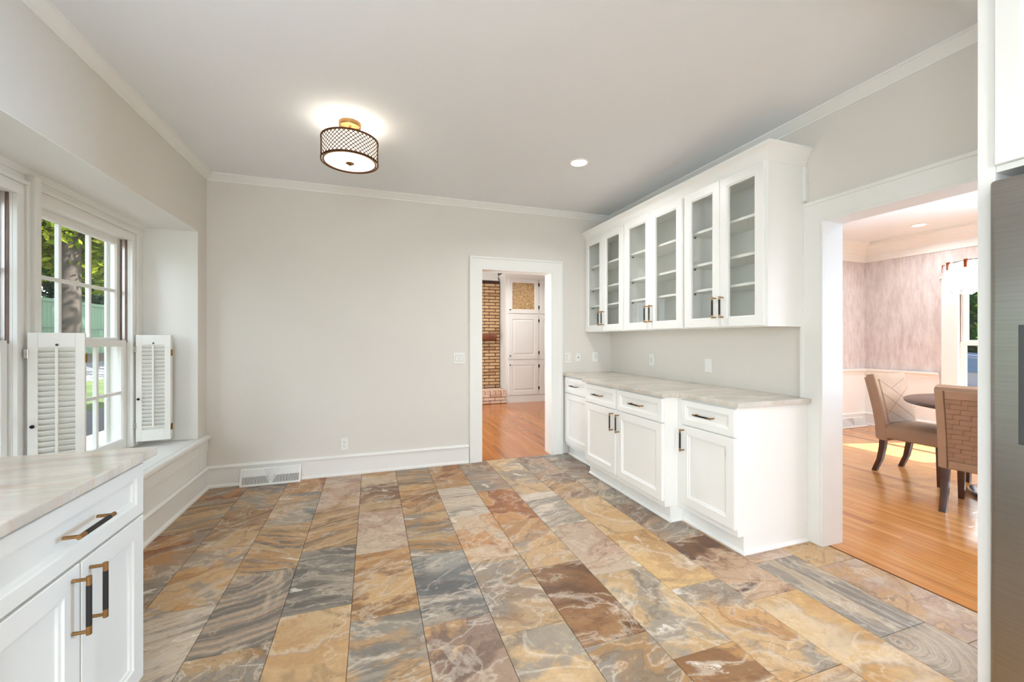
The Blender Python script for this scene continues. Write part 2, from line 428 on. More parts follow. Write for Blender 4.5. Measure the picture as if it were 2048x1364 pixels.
# ------------------------------------------------------------------ mesh builder
class MB:
    """collects faces; build() links them as ONE mesh object"""
    def __init__(self, M=None):
        self.v, self.f, self.m, self.M, self.cur = [], [], [], M, 0
    def add(self, verts, faces, mat=None):
        n = len(self.v)
        for p in verts:
            p = Vector(p)
            self.v.append(self.M @ p if self.M else p)
        for f in faces:
            self.f.append([n + i for i in f]); self.m.append(self.cur if mat is None else mat)
        return self
    def box(self, x0, x1, y0, y1, z0, z1, mat=None):
        x0, x1 = min(x0, x1), max(x0, x1); y0, y1 = min(y0, y1), max(y0, y1); z0, z1 = min(z0, z1), max(z0, z1)
        return self.add([(x0, y0, z0), (x1, y0, z0), (x1, y1, z0), (x0, y1, z0), (x0, y0, z1), (x1, y0, z1), (x1, y1, z1), (x0, y1, z1)],
                        [(3, 2, 1, 0), (4, 5, 6, 7), (0, 1, 5, 4), (1, 2, 6, 5), (2, 3, 7, 6), (3, 0, 4, 7)], mat)
    def loops(self, loops, cap0=True, cap1=True, closed=False, mat=None):
        k = len(loops[0]); vs = [p for l in loops for p in l]; fs = []
        n = len(loops)
        for i in range(n if closed else n - 1):
            j = (i + 1) % n
            for a in range(k):
                b = (a + 1) % k
                fs.append((i * k + a, i * k + b, j * k + b, j * k + a))
        if not closed:
            if cap0: fs.append(tuple(reversed(range(k))))
            if cap1: fs.append(tuple(range((n - 1) * k, n * k)))
        return self.add(vs, fs, mat)
    def rect_loft(self, u0, u1, v0, v1, prof, cap=True, closed=False, back=False, mat=None):
        """prof: list of (inset, depth); rectangle in the u-z plane, depth along +w (local y)"""
        L = [[(u0 + i, w, v0 + i), (u1 - i, w, v0 + i), (u1 - i, w, v1 - i), (u0 + i, w, v1 - i)] for i, w in prof]
        return self.loops(L, cap0=back, cap1=cap, closed=closed, mat=mat)
    def cyl(self, p, q, r0, r1=None, n=12, mat=None, caps=True):
        p, q = Vector(p), Vector(q); r1 = r0 if r1 is None else r1
        d = (q - p).normalized(); a = d.orthogonal().normalized(); b = d.cross(a)
        ring = lambda c, r: [tuple(c + r * (math.cos(2 * math.pi * i / n) * a + math.sin(2 * math.pi * i / n) * b)) for i in range(n)]
        return self.loops([ring(p, r0), ring(q, r1)], caps, caps, mat=mat)
    def tube(self, pts, r, n=8, mat=None):
        pts = [Vector(p) for p in pts]; L = []
        rs = r if isinstance(r, (list, tuple)) else [r] * len(pts)
        a = None
        for i, p in enumerate(pts):
            d = (pts[min(i + 1, len(pts) - 1)] - pts[max(i - 1, 0)]).normalized()
            a = d.orthogonal().normalized() if a is None else (a - d * a.dot(d)).normalized()
            b = d.cross(a)
            L.append([tuple(p + rs[i] * (math.cos(2 * math.pi * k / n) * a + math.sin(2 * math.pi * k / n) * b)) for k in range(n)])
        return self.loops(L, mat=mat)
    def lathe(self, c, prof, n=32, mat=None, cap0=True, cap1=True):
        L = [[(c[0] + r * math.cos(2 * math.pi * k / n), c[1] + r * math.sin(2 * math.pi * k / n), c[2] + z) for k in range(n)] for r, z in prof]
        return self.loops(L, cap0, cap1, mat=mat)
    def sweep(self, prof, p, q, up=(0, 0, 1), out=None, cap=True, mat=None):
        """profile (o, h): o along out, h along up; swept p to q, mitres by giving loops instead"""
        p, q, up, out = Vector(p), Vector(q), Vector(up), Vector(out)
        L = [[tuple(c + out * o + up * h) for o, h in prof] for c in (p, q)]
        return self.loops(L, mat=mat)
    def poly(self, pts, z0, z1, mat=None):
        return self.loops([[(x, y, z0) for x, y in pts], [(x, y, z1) for x, y in pts]], mat=mat)
    def mesh(self, name, mats, org=None, bevel=0.0, smooth=False, seg=2):
        me = bpy.data.meshes.new(name)
        o = Vector(org) if org is not None else Vector((0, 0, 0))
        me.from_pydata([tuple(p - o) for p in self.v], [], self.f)
        for m in (mats if isinstance(mats, (list, tuple)) else [mats]): me.materials.append(MATS[m])
        for p, k in zip(me.polygons, self.m): p.material_index = k
        bm = bmesh.new(); bm.from_mesh(me)
        bmesh.ops.recalc_face_normals(bm, faces=bm.faces)
        if bevel:
            es = [e for e in bm.edges if len(e.link_faces) == 2 and e.calc_face_angle(0) > 0.5]
            bmesh.ops.bevel(bm, geom=es, offset=bevel, offset_type='OFFSET', segments=seg, profile=0.6, affect='EDGES', clamp_overlap=True)
        bm.to_mesh(me); bm.free()
        if smooth:
            for p in me.polygons: p.use_smooth = True
            me.set_sharp_from_angle(angle=R(38)) if hasattr(me, 'set_sharp_from_angle') else None
        return me
    def build(self, name, mats, parent=None, bevel=0.0, smooth=False, seg=2, loc=None, label=None):
        org = ORG.get(parent.name if parent else None, Vector((0, 0, 0)))
        if loc is not None: org = Vector(loc)
        me = self.mesh(name, mats, org, bevel, smooth, seg)
        o = bpy.data.objects.new(name, me); COL.objects.link(o)
        if parent:
            o.parent = parent
            o.location = (org - ORG.get(parent.name, Vector((0, 0, 0))))
        else: o.location = org
        ORG[o.name] = org
        if label: o['label'] = label
        return o
ORG = {}

def put(name, me, parent, loc, rot=None, label=None):
    """another object on shared mesh data, given in the parent's own space plus its origin"""
    o = bpy.data.objects.new(name, me); COL.objects.link(o)
    if parent:
        o.parent = parent; o.location = Vector(loc) - ORG.get(parent.name, Vector((0, 0, 0)))
    else: o.location = loc
    if rot: o.rotation_euler = rot
    ORG[o.name] = Vector(loc)
    if label: o['label'] = label
    return o

def thing(name, label, cat, loc=(0, 0, 0), rotz=0.0, group=None, local=False):
    o = bpy.data.objects.new(name, None); COL.objects.link(o)
    o.empty_display_size = 0.1
    o.location = loc; o.rotation_euler = (0, 0, rotz)
    o['label'] = label; o['category'] = cat
    if group: o['group'] = group
    ORG[o.name] = Vector((0, 0, 0)) if local else Vector(loc)
    return o

def tag(o, label=None, cat=None, group=None, kind=None):
    for k, v in (('label', label), ('category', cat), ('group', group), ('kind', kind)):
        if v: o[k] = v
    return o

def struct(name, mb, mats, label, cat, **kw):
    return tag(mb.build(name, mats, **kw), label, cat, kind='structure')

def frame_mat(origin, u, w):
    """local (u, w, z) -> world, u along the face, w outwards"""
    u, w = Vector(u), Vector(w)
    return Matrix(((u.x, w.x, 0, origin[0]), (u.y, w.y, 0, origin[1]), (u.z, w.z, 1, origin[2]), (0, 0, 0, 1)))

# ------------------------------------------------------------------ dimensions
XL, XR, YB, ZC = -1.34, 2.63, 4.18, 2.69
YK = -3.0                      # rear wall of the kitchen, behind the camera
DX0, DX1, DY0 = 2.77, 7.02, -0.4   # dining room
LY0, LY1 = 4.32, 8.24          # living room beyond the back door

# ------------------------------------------------------------------ room shell
def wall_with_holes(name, axis, a0, a1, z0, z1, p0, p1, holes, mat, label):
    """axis 'x': wall runs along x between y=p0..p1; 'y': runs along y between x=p0..p1; holes (a,b,za,zb)"""
    mb = MB()
    def bx(a, b, za, zb):
        if b - a < 1e-4 or zb - za < 1e-4: return
        if axis == 'x': mb.box(a, b, p0, p1, za, zb)
        else: mb.box(p0, p1, a, b, za, zb)
    c = a0
    for (a, b, za, zb) in sorted(holes):
        bx(c, a, z0, z1); bx(a, b, z0, za); bx(a, b, zb, z1); c = b
    bx(c, a1, z0, z1)
    return struct(name, mb, mat, label, 'wall')

DOOR_B = (1.07, 1.885, 2.015)            # back door: x0, x1, top
DOOR_R = (0.95, 1.795, 2.01)             # right opening: y0, y1, top
BAY = (1.86, 3.997, 0.45, 2.15)          # bay recess: y0, y1, seat, soffit
XWIN = -1.70
wall_with_holes('wall_back', 'x', XL - 0.6, DX0, -0.03, ZC + 0.1, YB, LY0, [(DOOR_B[0], DOOR_B[1], -0.03, DOOR_B[2])], 'wall_paint', 'long pale grey back wall with a doorway to the brick fireplace room')
wall_with_holes('wall_right', 'y', YK, YB, -0.03, ZC + 0.1, XR, DX0, [(DOOR_R[0], DOOR_R[1], -0.03, DOOR_R[2])], 'wall_paint', 'pale grey right wall holding the glass cabinets and the dining room opening')
wall_with_holes('wall_left', 'y', YK, YB, -0.03, ZC + 0.1, XL - 0.12, XL, [(-1.58, 0.58, 1.06, 2.10), (BAY[0], BAY[1], -0.03, BAY[3])], 'wall_paint', 'pale grey left wall above and around the window bay')  # first hole is an invented opening out of view, made for the fill lamp
mb = MB()                                 # bay cheeks and soffit
mb.box(XWIN - 0.12, XL - 0.12, BAY[1], BAY[1] + 0.12, -0.03, BAY[3] + 0.12)
mb.box(XWIN - 0.12, XL - 0.12, BAY[0] - 0.12, BAY[0], -0.03, BAY[3] + 0.12)
mb.box(XWIN - 0.12, XL - 0.12, BAY[0], BAY[1], BAY[3], BAY[3] + 0.12)
mb.box(XWIN, XL - 0.0006, BAY[1] - 0.004, BAY[1], BAY[2] + 0.012, BAY[3] - 0.001); mb.box(XWIN, XL - 0.0006, BAY[0], BAY[0] + 0.004, BAY[2] + 0.012, BAY[3] - 0.001)
mb.box(XWIN, XL - 0.0006, BAY[0] + 0.004, BAY[1] - 0.004, BAY[3] - 0.004, BAY[3])
struct('wall_bay', mb, 'white_trim', 'pale side walls and soffit of the window bay', 'wall')

# window openings: (jamb y0, jamb y1)
WINS = [(1.955, 2.75), (2.872, 3.80)]
WZ0, WZ1 = 0.475, 2.005
wall_with_holes('wall_window', 'y', BAY[0], BAY[1], -0.03, BAY[3], XWIN - 0.12, XWIN, [(a - 0.011, b + 0.011, WZ0 - 0.019, WZ1 + 0.011) for a, b in WINS], 'white_trim', 'white panelled wall around the two bay windows')

# kitchen part behind the camera: rear wall with an opening added to let in light
wall_with_holes('wall_rear', 'x', XL - 0.12, DX0, -0.03, ZC + 0.1, YK - 0.14, YK, [(-0.9, 0.3, 0.05, 2.2)], 'wall_paint', 'rear kitchen wall with an added opening for light')
# ceilings
struct('ceiling', MB().box(XL - 0.5, XR, 0.978, YB, ZC, ZC + 0.1), 'ceiling_paint', 'plain white ceiling of the breakfast room with drum lamp', 'ceiling')
struct('ceiling_kitchen', MB().box(XL, XR, YK, 0.978, 2.60, ZC + 0.1), 'ceiling_paint', 'slightly lower white kitchen ceiling at the top right', 'ceiling')
struct('ceiling_dining', MB().box(DX0, DX1, DY0, 4.17, ZC, ZC + 0.1), 'ceiling_paint', 'bright white dining room ceiling', 'ceiling')
struct('ceiling_living', MB().box(-0.6, 5.2, LY0, LY1 + 0.3, 2.66, ZC + 0.1), 'ceiling_paint', 'ceiling of the fireplace room beyond the door', 'ceiling')

# dining room shell
DWIN = [(2.22, 3.12, 0.62, 1.95), (0.55, 1.45, 0.62, 1.95)]
wall_with_holes('wall_dining_right', 'y', DY0, 4.17, -0.03, ZC + 0.1, DX1, DX1 + 0.16, [(a - 0.011, b + 0.011, c - 0.019, d + 0.011) for a, b, c, d in DWIN], 'wallpaper', 'pink mottled wallpaper wall with the dining room window')
struct('wall_dining_back', MB().box(DX0, DX1 + 0.16, 4.17, 4.32, -0.03, ZC + 0.1), 'wallpaper', 'pink mottled wallpaper wall above the floor register', 'wall')
wall_with_holes('wall_dining_front', 'x', DX0, DX1 + 0.16, -0.03, ZC + 0.1, DY0 - 0.16, DY0, [(5.7, 6.7, 0.8, 2.0)], 'wallpaper', 'dining room front wall with an added opening for light')  # unseen opening, put in to brighten the dining room
# living room shell
wall_with_holes('wall_living_right', 'y', LY0, LY1 + 0.3, -0.03, ZC + 0.1, 5.2, 5.34, [], 'living_paint', 'right wall of the fireplace room')
wall_with_holes('wall_living_left', 'y', LY0, LY1 + 0.3, -0.03, ZC + 0.1, -0.74, -0.6, [(5.0, 7.4, 0.5, 2.1)], 'living_paint', 'left wall of the fireplace room with an added opening for light')  # unseen opening, put in for the fireplace room fill
struct('wall_living_back', MB().box(-0.74, 5.34, LY1 + 0.06, LY1 + 0.3, -0.03, ZC + 0.1), 'living_paint', 'far wall of the fireplace room', 'wall')
# outer roof over the house, so that outdoor light enters by the windows only
struct('roof', MB().box(XWIN - 0.35, DX1 + 0.5, YK - 0.4, LY1 + 0.6, ZC + 0.12, ZC + 0.3), 'roof_grey', 'flat grey roof over the house', 'roof')

# ------------------------------------------------------------------ onyx floor tiles
TW, TL, GAP = 0.3059, 0.61, 0.0022
X3 = -0.0915
PAL = {   # three sRGB colours, bands, stretch, veins
    'tan':   ((206, 160, 108), (188, 138, 86), (216, 178, 130), 7, 1.6, 0.25),
    'honey': ((214, 164, 94), (204, 154, 90), (220, 184, 130), 5, 1.2, 0.3),
    'cream': ((216, 184, 140), (204, 168, 122), (224, 198, 160), 6, 1.0, 0.35),
    'grey':  ((152, 142, 128), (128, 120, 110), (174, 160, 142), 9, 2.2, 0.25),
    'blue':  ((158, 152, 142), (124, 124, 122), (184, 166, 144), 7, 1.8, 0.45),
    'rust':  ((172, 108, 54), (146, 86, 44), (200, 148, 94), 8, 1.2, 0.3),
    'brown': ((138, 98, 64), (112, 78, 52), (166, 124, 84), 7, 1.2, 0.5),
    'dark':  ((110, 78, 62), (88, 62, 52), (214, 178, 144), 6, 1.2, 0.3),
    'pink':  ((200, 168, 144), (184, 150, 126), (214, 188, 164), 7, 1.4, 0.25),
    'strip': ((190, 144, 92), (132, 112, 92), (202, 166, 120), 24, 3.2, 0.2),
    'swirl': ((150, 138, 124), (186, 158, 132), (122, 112, 102), 26, 1.0, 0.12),
    'mix':   ((176, 134, 88), (150, 128, 104), (196, 162, 120), 14, 1.8, 0.5),
    'whit':  ((206, 188, 166), (160, 146, 132), (222, 206, 186), 16, 3.0, 0.3),
    'long':  ((172, 156, 138), (140, 130, 120), (198, 176, 148), 16, 3.0, 0.3),
    'mauve': ((150, 124, 106), (126, 102, 88), (176, 148, 124), 9, 1.5, 0.4),
}
FLOW = {'tan': (48, 0.5, 0), 'honey': (22, 0.4, 0), 'cream': (30, 0, 0.5), 'grey': (60, 0.7, 0), 'blue': (44, 0.2, 0), 'rust': (50, 0.15, 0), 'brown': (46, 0.2, 0.3),
        'dark': (40, 0.3, 0), 'pink': (40, 0.2, 0.2), 'strip': (70, 1.2, 0), 'swirl': (80, 0, 1.3), 'mix': (62, 0.4, 0.3), 'whit': (64, 1.0, 0), 'mauve': (52, 0.4, 0), 'long': (80, 1.2, 0)}
GY, TN, BR, CR = (150, 140, 128), (196, 154, 106), (134, 92, 58), (212, 190, 162)
ACC = {'tan': (GY, CR, BR), 'honey': (CR, TN), 'cream': (TN, GY), 'grey': (TN, CR, (104, 98, 92)), 'blue': (TN, CR, (96, 94, 92)), 'rust': (CR, TN, GY), 'brown': (BR, TN),
       'dark': (CR, BR), 'pink': (TN, CR), 'strip': (GY, TN), 'swirl': (TN, CR), 'mix': (GY, TN, BR), 'whit': (GY, CR), 'mauve': (TN, GY), 'long': (GY, CR)}
# column -> (one cross-seam y, kinds of the tiles from the back wall towards the camera)
COLS = {
    -1: (2.64, 'rust strip rust mix blue grey'),
    0: (2.33, 'grey mix tan whit grey mix'),
    1: (2.565, 'rust blue strip swirl mix tan'),
    2: (2.125, 'pink pink strip grey cream grey'),
    3: (2.595, 'tan mix pink tan grey blue'),
    4: (2.46, 'strip tan strip blue mauve grey'),
    5: (2.30, 'rust whit rust mix cream mauve'),
    6: (2.125, 'mauve mauve rust tan brown mix'),
    7: (2.565, 'cream cream whit pink cream tan'),
    8: (2.335, 'mauve mauve cream honey tan tan'),
    9: (2.135, 'blue mauve grey mauve dark honey tan'),
    10: (1.77, 'blue grey mauve pink long swirl mix'),
    11: (1.63, 'tan pink grey mauve tan pink pink'),
}
floor = struct('floor', MB().box(XL, XR + 0.045, YK, YB, -0.06, -0.006), 'grout', 'glossy floor of banded tan, grey and rust onyx tiles', 'floor')
def tone(col):
    r, g, b = srgb(*col)[:3]; l = 0.3 * r + 0.59 * g + 0.11 * b; k = random.uniform(0.76, 0.92)
    return [max(0.0, (l + (x - l) * 1.0) * k) for x in (r, g, b)]
random.seed(11)
tile_meshes = {}
def tile(x0, x1, y0, y1, kind, reach):
    w, l = round(x1 - x0 - GAP, 4), round(y1 - y0 - GAP, 4)
    if w < 0.02 or l < 0.02: return
    key = (w, l)
    if key not in tile_meshes:
        mb = MB(); b = 0.0012
        h = [(-w / 2, -l / 2), (w / 2, -l / 2), (w / 2, l / 2), (-w / 2, l / 2)]
        hi = [(-w / 2 + b, -l / 2 + b), (w / 2 - b, -l / 2 + b), (w / 2 - b, l / 2 - b), (-w / 2 + b, l / 2 - b)]
        mb.loops([[(x, y, -0.01) for x, y in h], [(x, y, -b) for x, y in h], [(x, y, 0) for x, y in hi]], cap0=False)
        tile_meshes[key] = mb.mesh('tile', 'onyx_tile')
    t = put('tile', tile_meshes[key], floor, ((x0 + x1) / 2, (y0 + y1) / 2, random.uniform(-0.0004, 0.0002)))
    a, b_, c, bands, st, ve = PAL[kind]
    j = lambda col: tone(col)
    t['colour_a'], t['colour_b'], t['colour_c'] = j(a), j(b_), j(c)
    t['colour_d'] = j(random.choice(ACC[kind]))
    fq, li, ra = FLOW[kind]
    t['warp'] = {'swirl': 0.24, 'strip': 0.40, 'long': 0.2, 'whit': 0.42, 'cream': 0.4, 'honey': 0.5}.get(kind, 0.62) * random.uniform(0.85, 1.15)
    t['bands'] = fq * random.uniform(0.8, 1.25); t['linear'] = li * random.uniform(0.7, 1.2); t['radial'] = ra * random.uniform(0.8, 1.1)
    t['centre_x'] = random.choice((-1, 1)) * random.uniform(0.05, 0.2); t['centre_y'] = random.uniform(-0.2, 0.3)
    t['seed'] = random.uniform(0, 60)
    t['turn'] = random.uniform(-0.5, 0.5) if kind != 'long' else 1.5; t['stretch'] = st * random.uniform(0.8, 1.2); t['veins'] = ve * random.uniform(0.5, 1.1)
kinds_all = list(PAL)
for k, (ys, kinds) in COLS.items():
    x0 = max(XL, X3 + (k - 3) * TW); x1 = min(XR + 0.04, X3 + (k - 2) * TW)
    kinds = kinds.split()
    top = ys
    while top < YB - 0.06: top += TL
    y = top; i = 0
    while y > YK:
        kd = kinds[i] if i < len(kinds) else random.choice(kinds_all)
        tile(x0, x1, max(y - TL, YK), YB if i == 0 else min(y, YB), kd, None)
        y -= TL; i += 1

# ------------------------------------------------------------------ strip wood floors
def strip_floor(name, x0, x1, y0, y1, mat, label, seed, w=0.0572, z=0.0):
    rnd = random.Random(seed)
    fl = struct(name, MB().box(x0, x1, y0, y1, -0.06, z - 0.004), 'walnut', label, 'floor')
    lens = [1.1, 1.5, 1.9, 2.6]; cache = {}
    x = x0; n = 0
    while x < x1 - 0.005:
        ww = min(w, x1 - x)
        y = y0 - rnd.uniform(0, 1.2)
        while y < y1:
            L = rnd.choice(lens)
            a, b = max(y, y0), min(y + L, y1)
            y += L
            if b - a < 0.06: continue
            key = (round(ww, 4), round(b - a, 3))
            if key not in cache:
                mb = MB(); hw, hl, bv = ww / 2 - 0.0004, (b - a) / 2 - 0.0004, 0.0008
                o = [(-hw, -hl), (hw, -hl), (hw, hl), (-hw, hl)]; i_ = [(-hw + bv, -hl + bv), (hw - bv, -hl + bv), (hw - bv, hl - bv), (-hw + bv, hl - bv)]
                mb.loops([[(p, q, -0.01) for p, q in o], [(p, q, -bv) for p, q in o], [(p, q, 0) for p, q in i_]], cap0=False)
                cache[key] = mb.mesh('floorboard', mat)
            put('floorboard', cache[key], fl, (x + ww / 2, (a + b) / 2, z)); n += 1
        x += ww
    return n
strip_floor('floor_dining', XR + 0.045, DX1, DY0, 4.17, 'oak_floor', 'honey oak strip floor of the dining room', 3)
strip_floor('floor_living', 0.2, 5.2, YB, LY1 + 0.06, 'oak_floor_dark', 'amber oak strip floor of the fireplace room', 5)

# ------------------------------------------------------------------ mouldings of the breakfast room
def mitre_run(prof, pts, inward):
    """profile (o, h) along a polyline; inward(i) gives the offset direction at each point"""
    return [[(p[0] + d[0] * o, p[1] + d[1] * o, p[2] + h) for o, h in prof] for p, d in zip(pts, inward)]
CROWN = [(0, -0.058), (0.008, -0.058), (0.010, -0.048), (0.020, -0.042), (0.034, -0.026), (0.046, -0.018), (0.052, -0.012), (0.060, -0.010), (0.060, 0.0), (0, 0)]
def crown(name, pts, dirs, label, prof=CROWN, mat='white_trim'):
    mb = MB(); mb.loops(mitre_run(prof, pts, dirs))
    return struct(name, mb, mat, label, 'crown moulding', smooth=True)
crown('trim_1', [(XL, 0.978, ZC), (XL, YB, ZC)], [(1, 0), (1, -1)], 'white crown moulding along the left wall')
crown('trim_2', [(XL, YB, ZC), (XR, YB, ZC)], [(1, -1), (-1, -1)], 'white crown moulding along the back wall')
crown('trim_3', [(XR, YB, ZC), (XR, 0.978, ZC)], [(-1, -1), (-1, 0)], 'white crown moulding along the right wall above the glass cabinets')
BASE = [(0, 0), (0.030, 0), (0.030, 0.012), (0.024, 0.022), (0.016, 0.026), (0.016, 0.158), (0.026, 0.162), (0.028, 0.172), (0.020, 0.180), (0.010, 0.186), (0, 0.188)]
def baseboard(name, pts, dirs, label):
    mb = MB(); mb.loops(mitre_run(BASE, pts, dirs))
    return struct(name, mb, 'white_trim', label, 'baseboard')
baseboard('baseboard_back', [(XL + 0.001, YB - 0.001, 0), (0.945, YB - 0.001, 0)], [(1, -1), (0, -1)], 'tall white baseboard along the back wall')
baseboard('baseboard_left', [(XL + 0.001, 1.76, 0), (XL + 0.001, YB - 0.001, 0)], [(1, 0), (1, -1)], 'tall white baseboard below the window seat')

# door casings: flat board, outer back-band
def casing_x(name, x0, x1, top, y, w, label, out=-1, mat='white_trim', t=0.022):
    """casing on a wall facing -y (out=-1); boards are parts"""
    root = tag(MB().box(x0 - w, x0, y, y + out * t, 0, top + 0.0).build(name, mat), label, 'door casing', kind='structure')
    MB().box(x1, x1 + w, y, y + out * t, 0, top).build('side_casing', mat, root)
    MB().box(x0 - w, x1 + w, y, y + out * t, top, top + w).build('head_casing', mat, root)
    bb = MB()
    L = [(x0 - w - 0.018, 0), (x0 - w - 0.018, top + w + 0.018), (x1 + w + 0.018, top + w + 0.018), (x1 + w + 0.018, 0)]
    I = [(x0 - w, 0), (x0 - w, top + w), (x1 + w, top + w), (x1 + w, 0)]
    for i in range(3):
        pts = [L[i], L[i + 1], I[i + 1], I[i]]
        bb.loops([[(px, y, pz) for px, pz in pts], [(px, y + out * (t + 0.01), pz) for px, pz in pts]])
    bb.build('back_band', mat, root)
    return root
casing_x('trim_4', DOOR_B[0], DOOR_B[1], DOOR_B[2], YB - 0.001, 0.10, 'white casing around the doorway to the brick fireplace')
mb = MB(); mb.box(DOOR_B[0] - 0.001, DOOR_B[0] + 0.015, YB - 0.02, LY0 + 0.02, 0, DOOR_B[2]); mb.box(DOOR_B[1] - 0.015, DOOR_B[1] + 0.001, YB - 0.02, LY0 + 0.02, 0, DOOR_B[2]); mb.box(DOOR_B[0] + 0.015, DOOR_B[1] - 0.015, YB - 0.02, LY0 + 0.02, DOOR_B[2] - 0.015, DOOR_B[2] + 0.001)
struct('trim_5', mb, 'white_trim', 'white jamb lining inside the back doorway', 'door jamb')
def casing_y(name, y0, y1, top, x, w, label, out=-1, mat='white_trim', t=0.022):
    root = tag(MB().box(x, x + out * t, y1, y1 + w, 0, top).build(name, mat), label, 'door casing', kind='structure')
    MB().box(x, x + out * t, y0 - w, y0, 0, top).build('side_casing', mat, root)
    MB().box(x, x + out * t, y0 - w, y1 + w, top, top + w).build('head_casing', mat, root)
    MB().box(x, x + out * (t + 0.012), y0 - w, y1 + w, top + w, top + w + 0.02).build('back_band', mat, root, bevel=0.003)
    MB().box(x, x + out * (t + 0.01), y1 + w, y1 + w + 0.018, 0, top + w + 0.02).build('back_band', mat, root, bevel=0.003)
    return root
casing_y('trim_6', DOOR_R[0], DOOR_R[1], DOOR_R[2], XR - 0.001, 0.10, 'white casing around the dining room opening')
mb = MB(); mb.box(XR - 0.02, DX0 + 0.02, DOOR_R[1] - 0.015, DOOR_R[1] + 0.001, 0, DOOR_R[2]); mb.box(XR - 0.02, DX0 + 0.02, DOOR_R[0] - 0.001, DOOR_R[0] + 0.015, 0, DOOR_R[2]); mb.box(XR - 0.02, DX0 + 0.02, DOOR_R[0] + 0.015, DOOR_R[1] - 0.015, DOOR_R[2] - 0.015, DOOR_R[2] + 0.001)
struct('trim_7', mb, 'white_trim', 'white jamb lining inside the dining room opening', 'door jamb')
casing_y('trim_8', DOOR_R[0], DOOR_R[1], DOOR_R[2], DX0 + 0.001, 0.10, 'white casing on the dining room side of the opening', out=1)

# ------------------------------------------------------------------ bay windows
def sash(parent, name, y0, y1, z0, z1, xf, cols=3, rows=2, stile=0.045, top=0.045, bot=0.05, thick=0.034):
    """xf = room-side face; panes and muntins are sub-parts"""
    M = frame_mat((xf - thick, 0, 0), (0, 1, 0), (1, 0, 0))
    s = MB(M); s.loops([[(y0 + i, w, z0 + i * bot / stile), (y1 - i, w, z0 + i * bot / stile), (y1 - i, w, z1 - i * top / stile), (y0 + i, w, z1 - i * top / stile)]
                        for i, w in ((0, 0), (0, thick), (stile - 0.008, thick), (stile, thick - 0.010), (stile, 0))], closed=True)
    s = s.build(name, 'white_trim', parent)
    a, b, c, d = y0 + stile, y1 - stile, z0 + bot, z1 - top
    mw = 0.022
    for i in range(1, cols):
        yc = a + (b - a) * i / cols
        MB(M).box(yc - mw / 2, yc + mw / 2, 0.004, thick - 0.006, c, d).build('muntin', 'white_trim', s, bevel=0.003, seg=1)
    for j in range(1, rows):
        zc = c + (d - c) * j / rows
        MB(M).box(a, b, 0.006, thick - 0.008, zc - mw / 2, zc + mw / 2).build('muntin', 'white_trim', s, bevel=0.003, seg=1)
    for i in range(cols):
        for j in range(rows):
            pa, pb = a + (b - a) * i / cols, a + (b - a) * (i + 1) / cols
            pc, pd = c + (d - c) * j / rows, c + (d - c) * (j + 1) / rows
            MB(M).box(pa + 0.004, pb - 0.004, thick * 0.42, thick * 0.42 + 0.003, pc + 0.004, pd - 0.004).build('pane', 'window_glass', s)
    return s

def bay_window(n, y0, y1, label, left=True):
    # frame: jamb boards + head + sill inside the wall thickness
    mb = MB(); t = 0.012; xo = XWIN - 0.13
    mb.box(xo, XWIN, y0 - t, y0, WZ0, WZ1 + t); mb.box(xo, XWIN, y1, y1 + t, WZ0, WZ1 + t); mb.box(xo, XWIN, y0 - t, y1 + t, WZ1, WZ1 + t)
    mb.box(xo - 0.05, XWIN, y0 - t, y1 + t, WZ0 - 0.02, WZ0)
    root = tag(mb.build('window_%d' % n, 'white_trim'), label, 'window', kind='structure')
    # room side casing: a stepped moulding (three loops)
    for (o1, o2, pr) in ((0.0, 0.040, 0.020), (0.040, 0.058, 0.013), (0.058, 0.080, 0.024)):
        c = MB()
        yl = y0 - o2 if left else y0 + 0.005
        sides = [(y1 + o1, y1 + o2, WZ0, WZ1 + o1), (yl, y1 + o2, WZ1 + o1, WZ1 + o2)] + ([(y0 - o2, y0 - o1, WZ0, WZ1 + o1)] if left else [])
        for (a0, a1, z0_, z1_) in sides:
            c.box(XWIN, XWIN + pr, a0, a1, z0_, z1_)
        c.build('casing', 'white_trim', root, bevel=0.002, seg=1)
    for (yy, s) in ((y0, 1), (y1, -1)):   # spring tracks in the jambs
        MB().box(XWIN - 0.052, XWIN - 0.040, yy, yy + s * 0.004, 1.25, WZ1).build('jamb_track', 'track_brown', root)
        MB().box(XWIN - 0.040, XWIN - 0.024, yy, yy + s * 0.007, 1.25, WZ1).build('jamb_track', 'track_metal', root)
        MB().box(XWIN - 0.024, XWIN - 0.012, yy, yy + s * 0.004, 1.25, WZ1).build('jamb_track', 'track_brown', root)
    sash(root, 'upper_sash', y0 + 0.004, y1 - 0.004, 1.235, WZ1, XWIN - 0.054)
    sash(root, 'lower_sash', y0 + 0.004, y1 - 0.004, WZ0 + 0.002, 1.265, XWIN - 0.016, bot=0.07)
    # outside storm frame
    s = MB(); xo2 = XWIN - 0.118
    s.box(xo2 - 0.012, xo2, y0, y0 + 0.035, WZ0, WZ1); s.box(xo2 - 0.012, xo2, y1 - 0.035, y1, WZ0, WZ1); s.box(xo2 - 0.012, xo2, y0, y1, 1.235, 1.262)
    s.build('storm_frame', 'white_trim', root)
    return root
bay_window(1, *WINS[0], 'white double-hung bay window at the left edge')
bay_window(2, *WINS[1], 'white six-over-six double-hung bay window with a view of the tree', left=False)
struct('trim_19', MB().box(XWIN, XWIN + 0.040, 2.8305, 2.876, BAY[2] + 0.012, BAY[3] - 0.03), 'white_trim', 'flat white mullion board between the two bay windows', 'mullion', bevel=0.003)
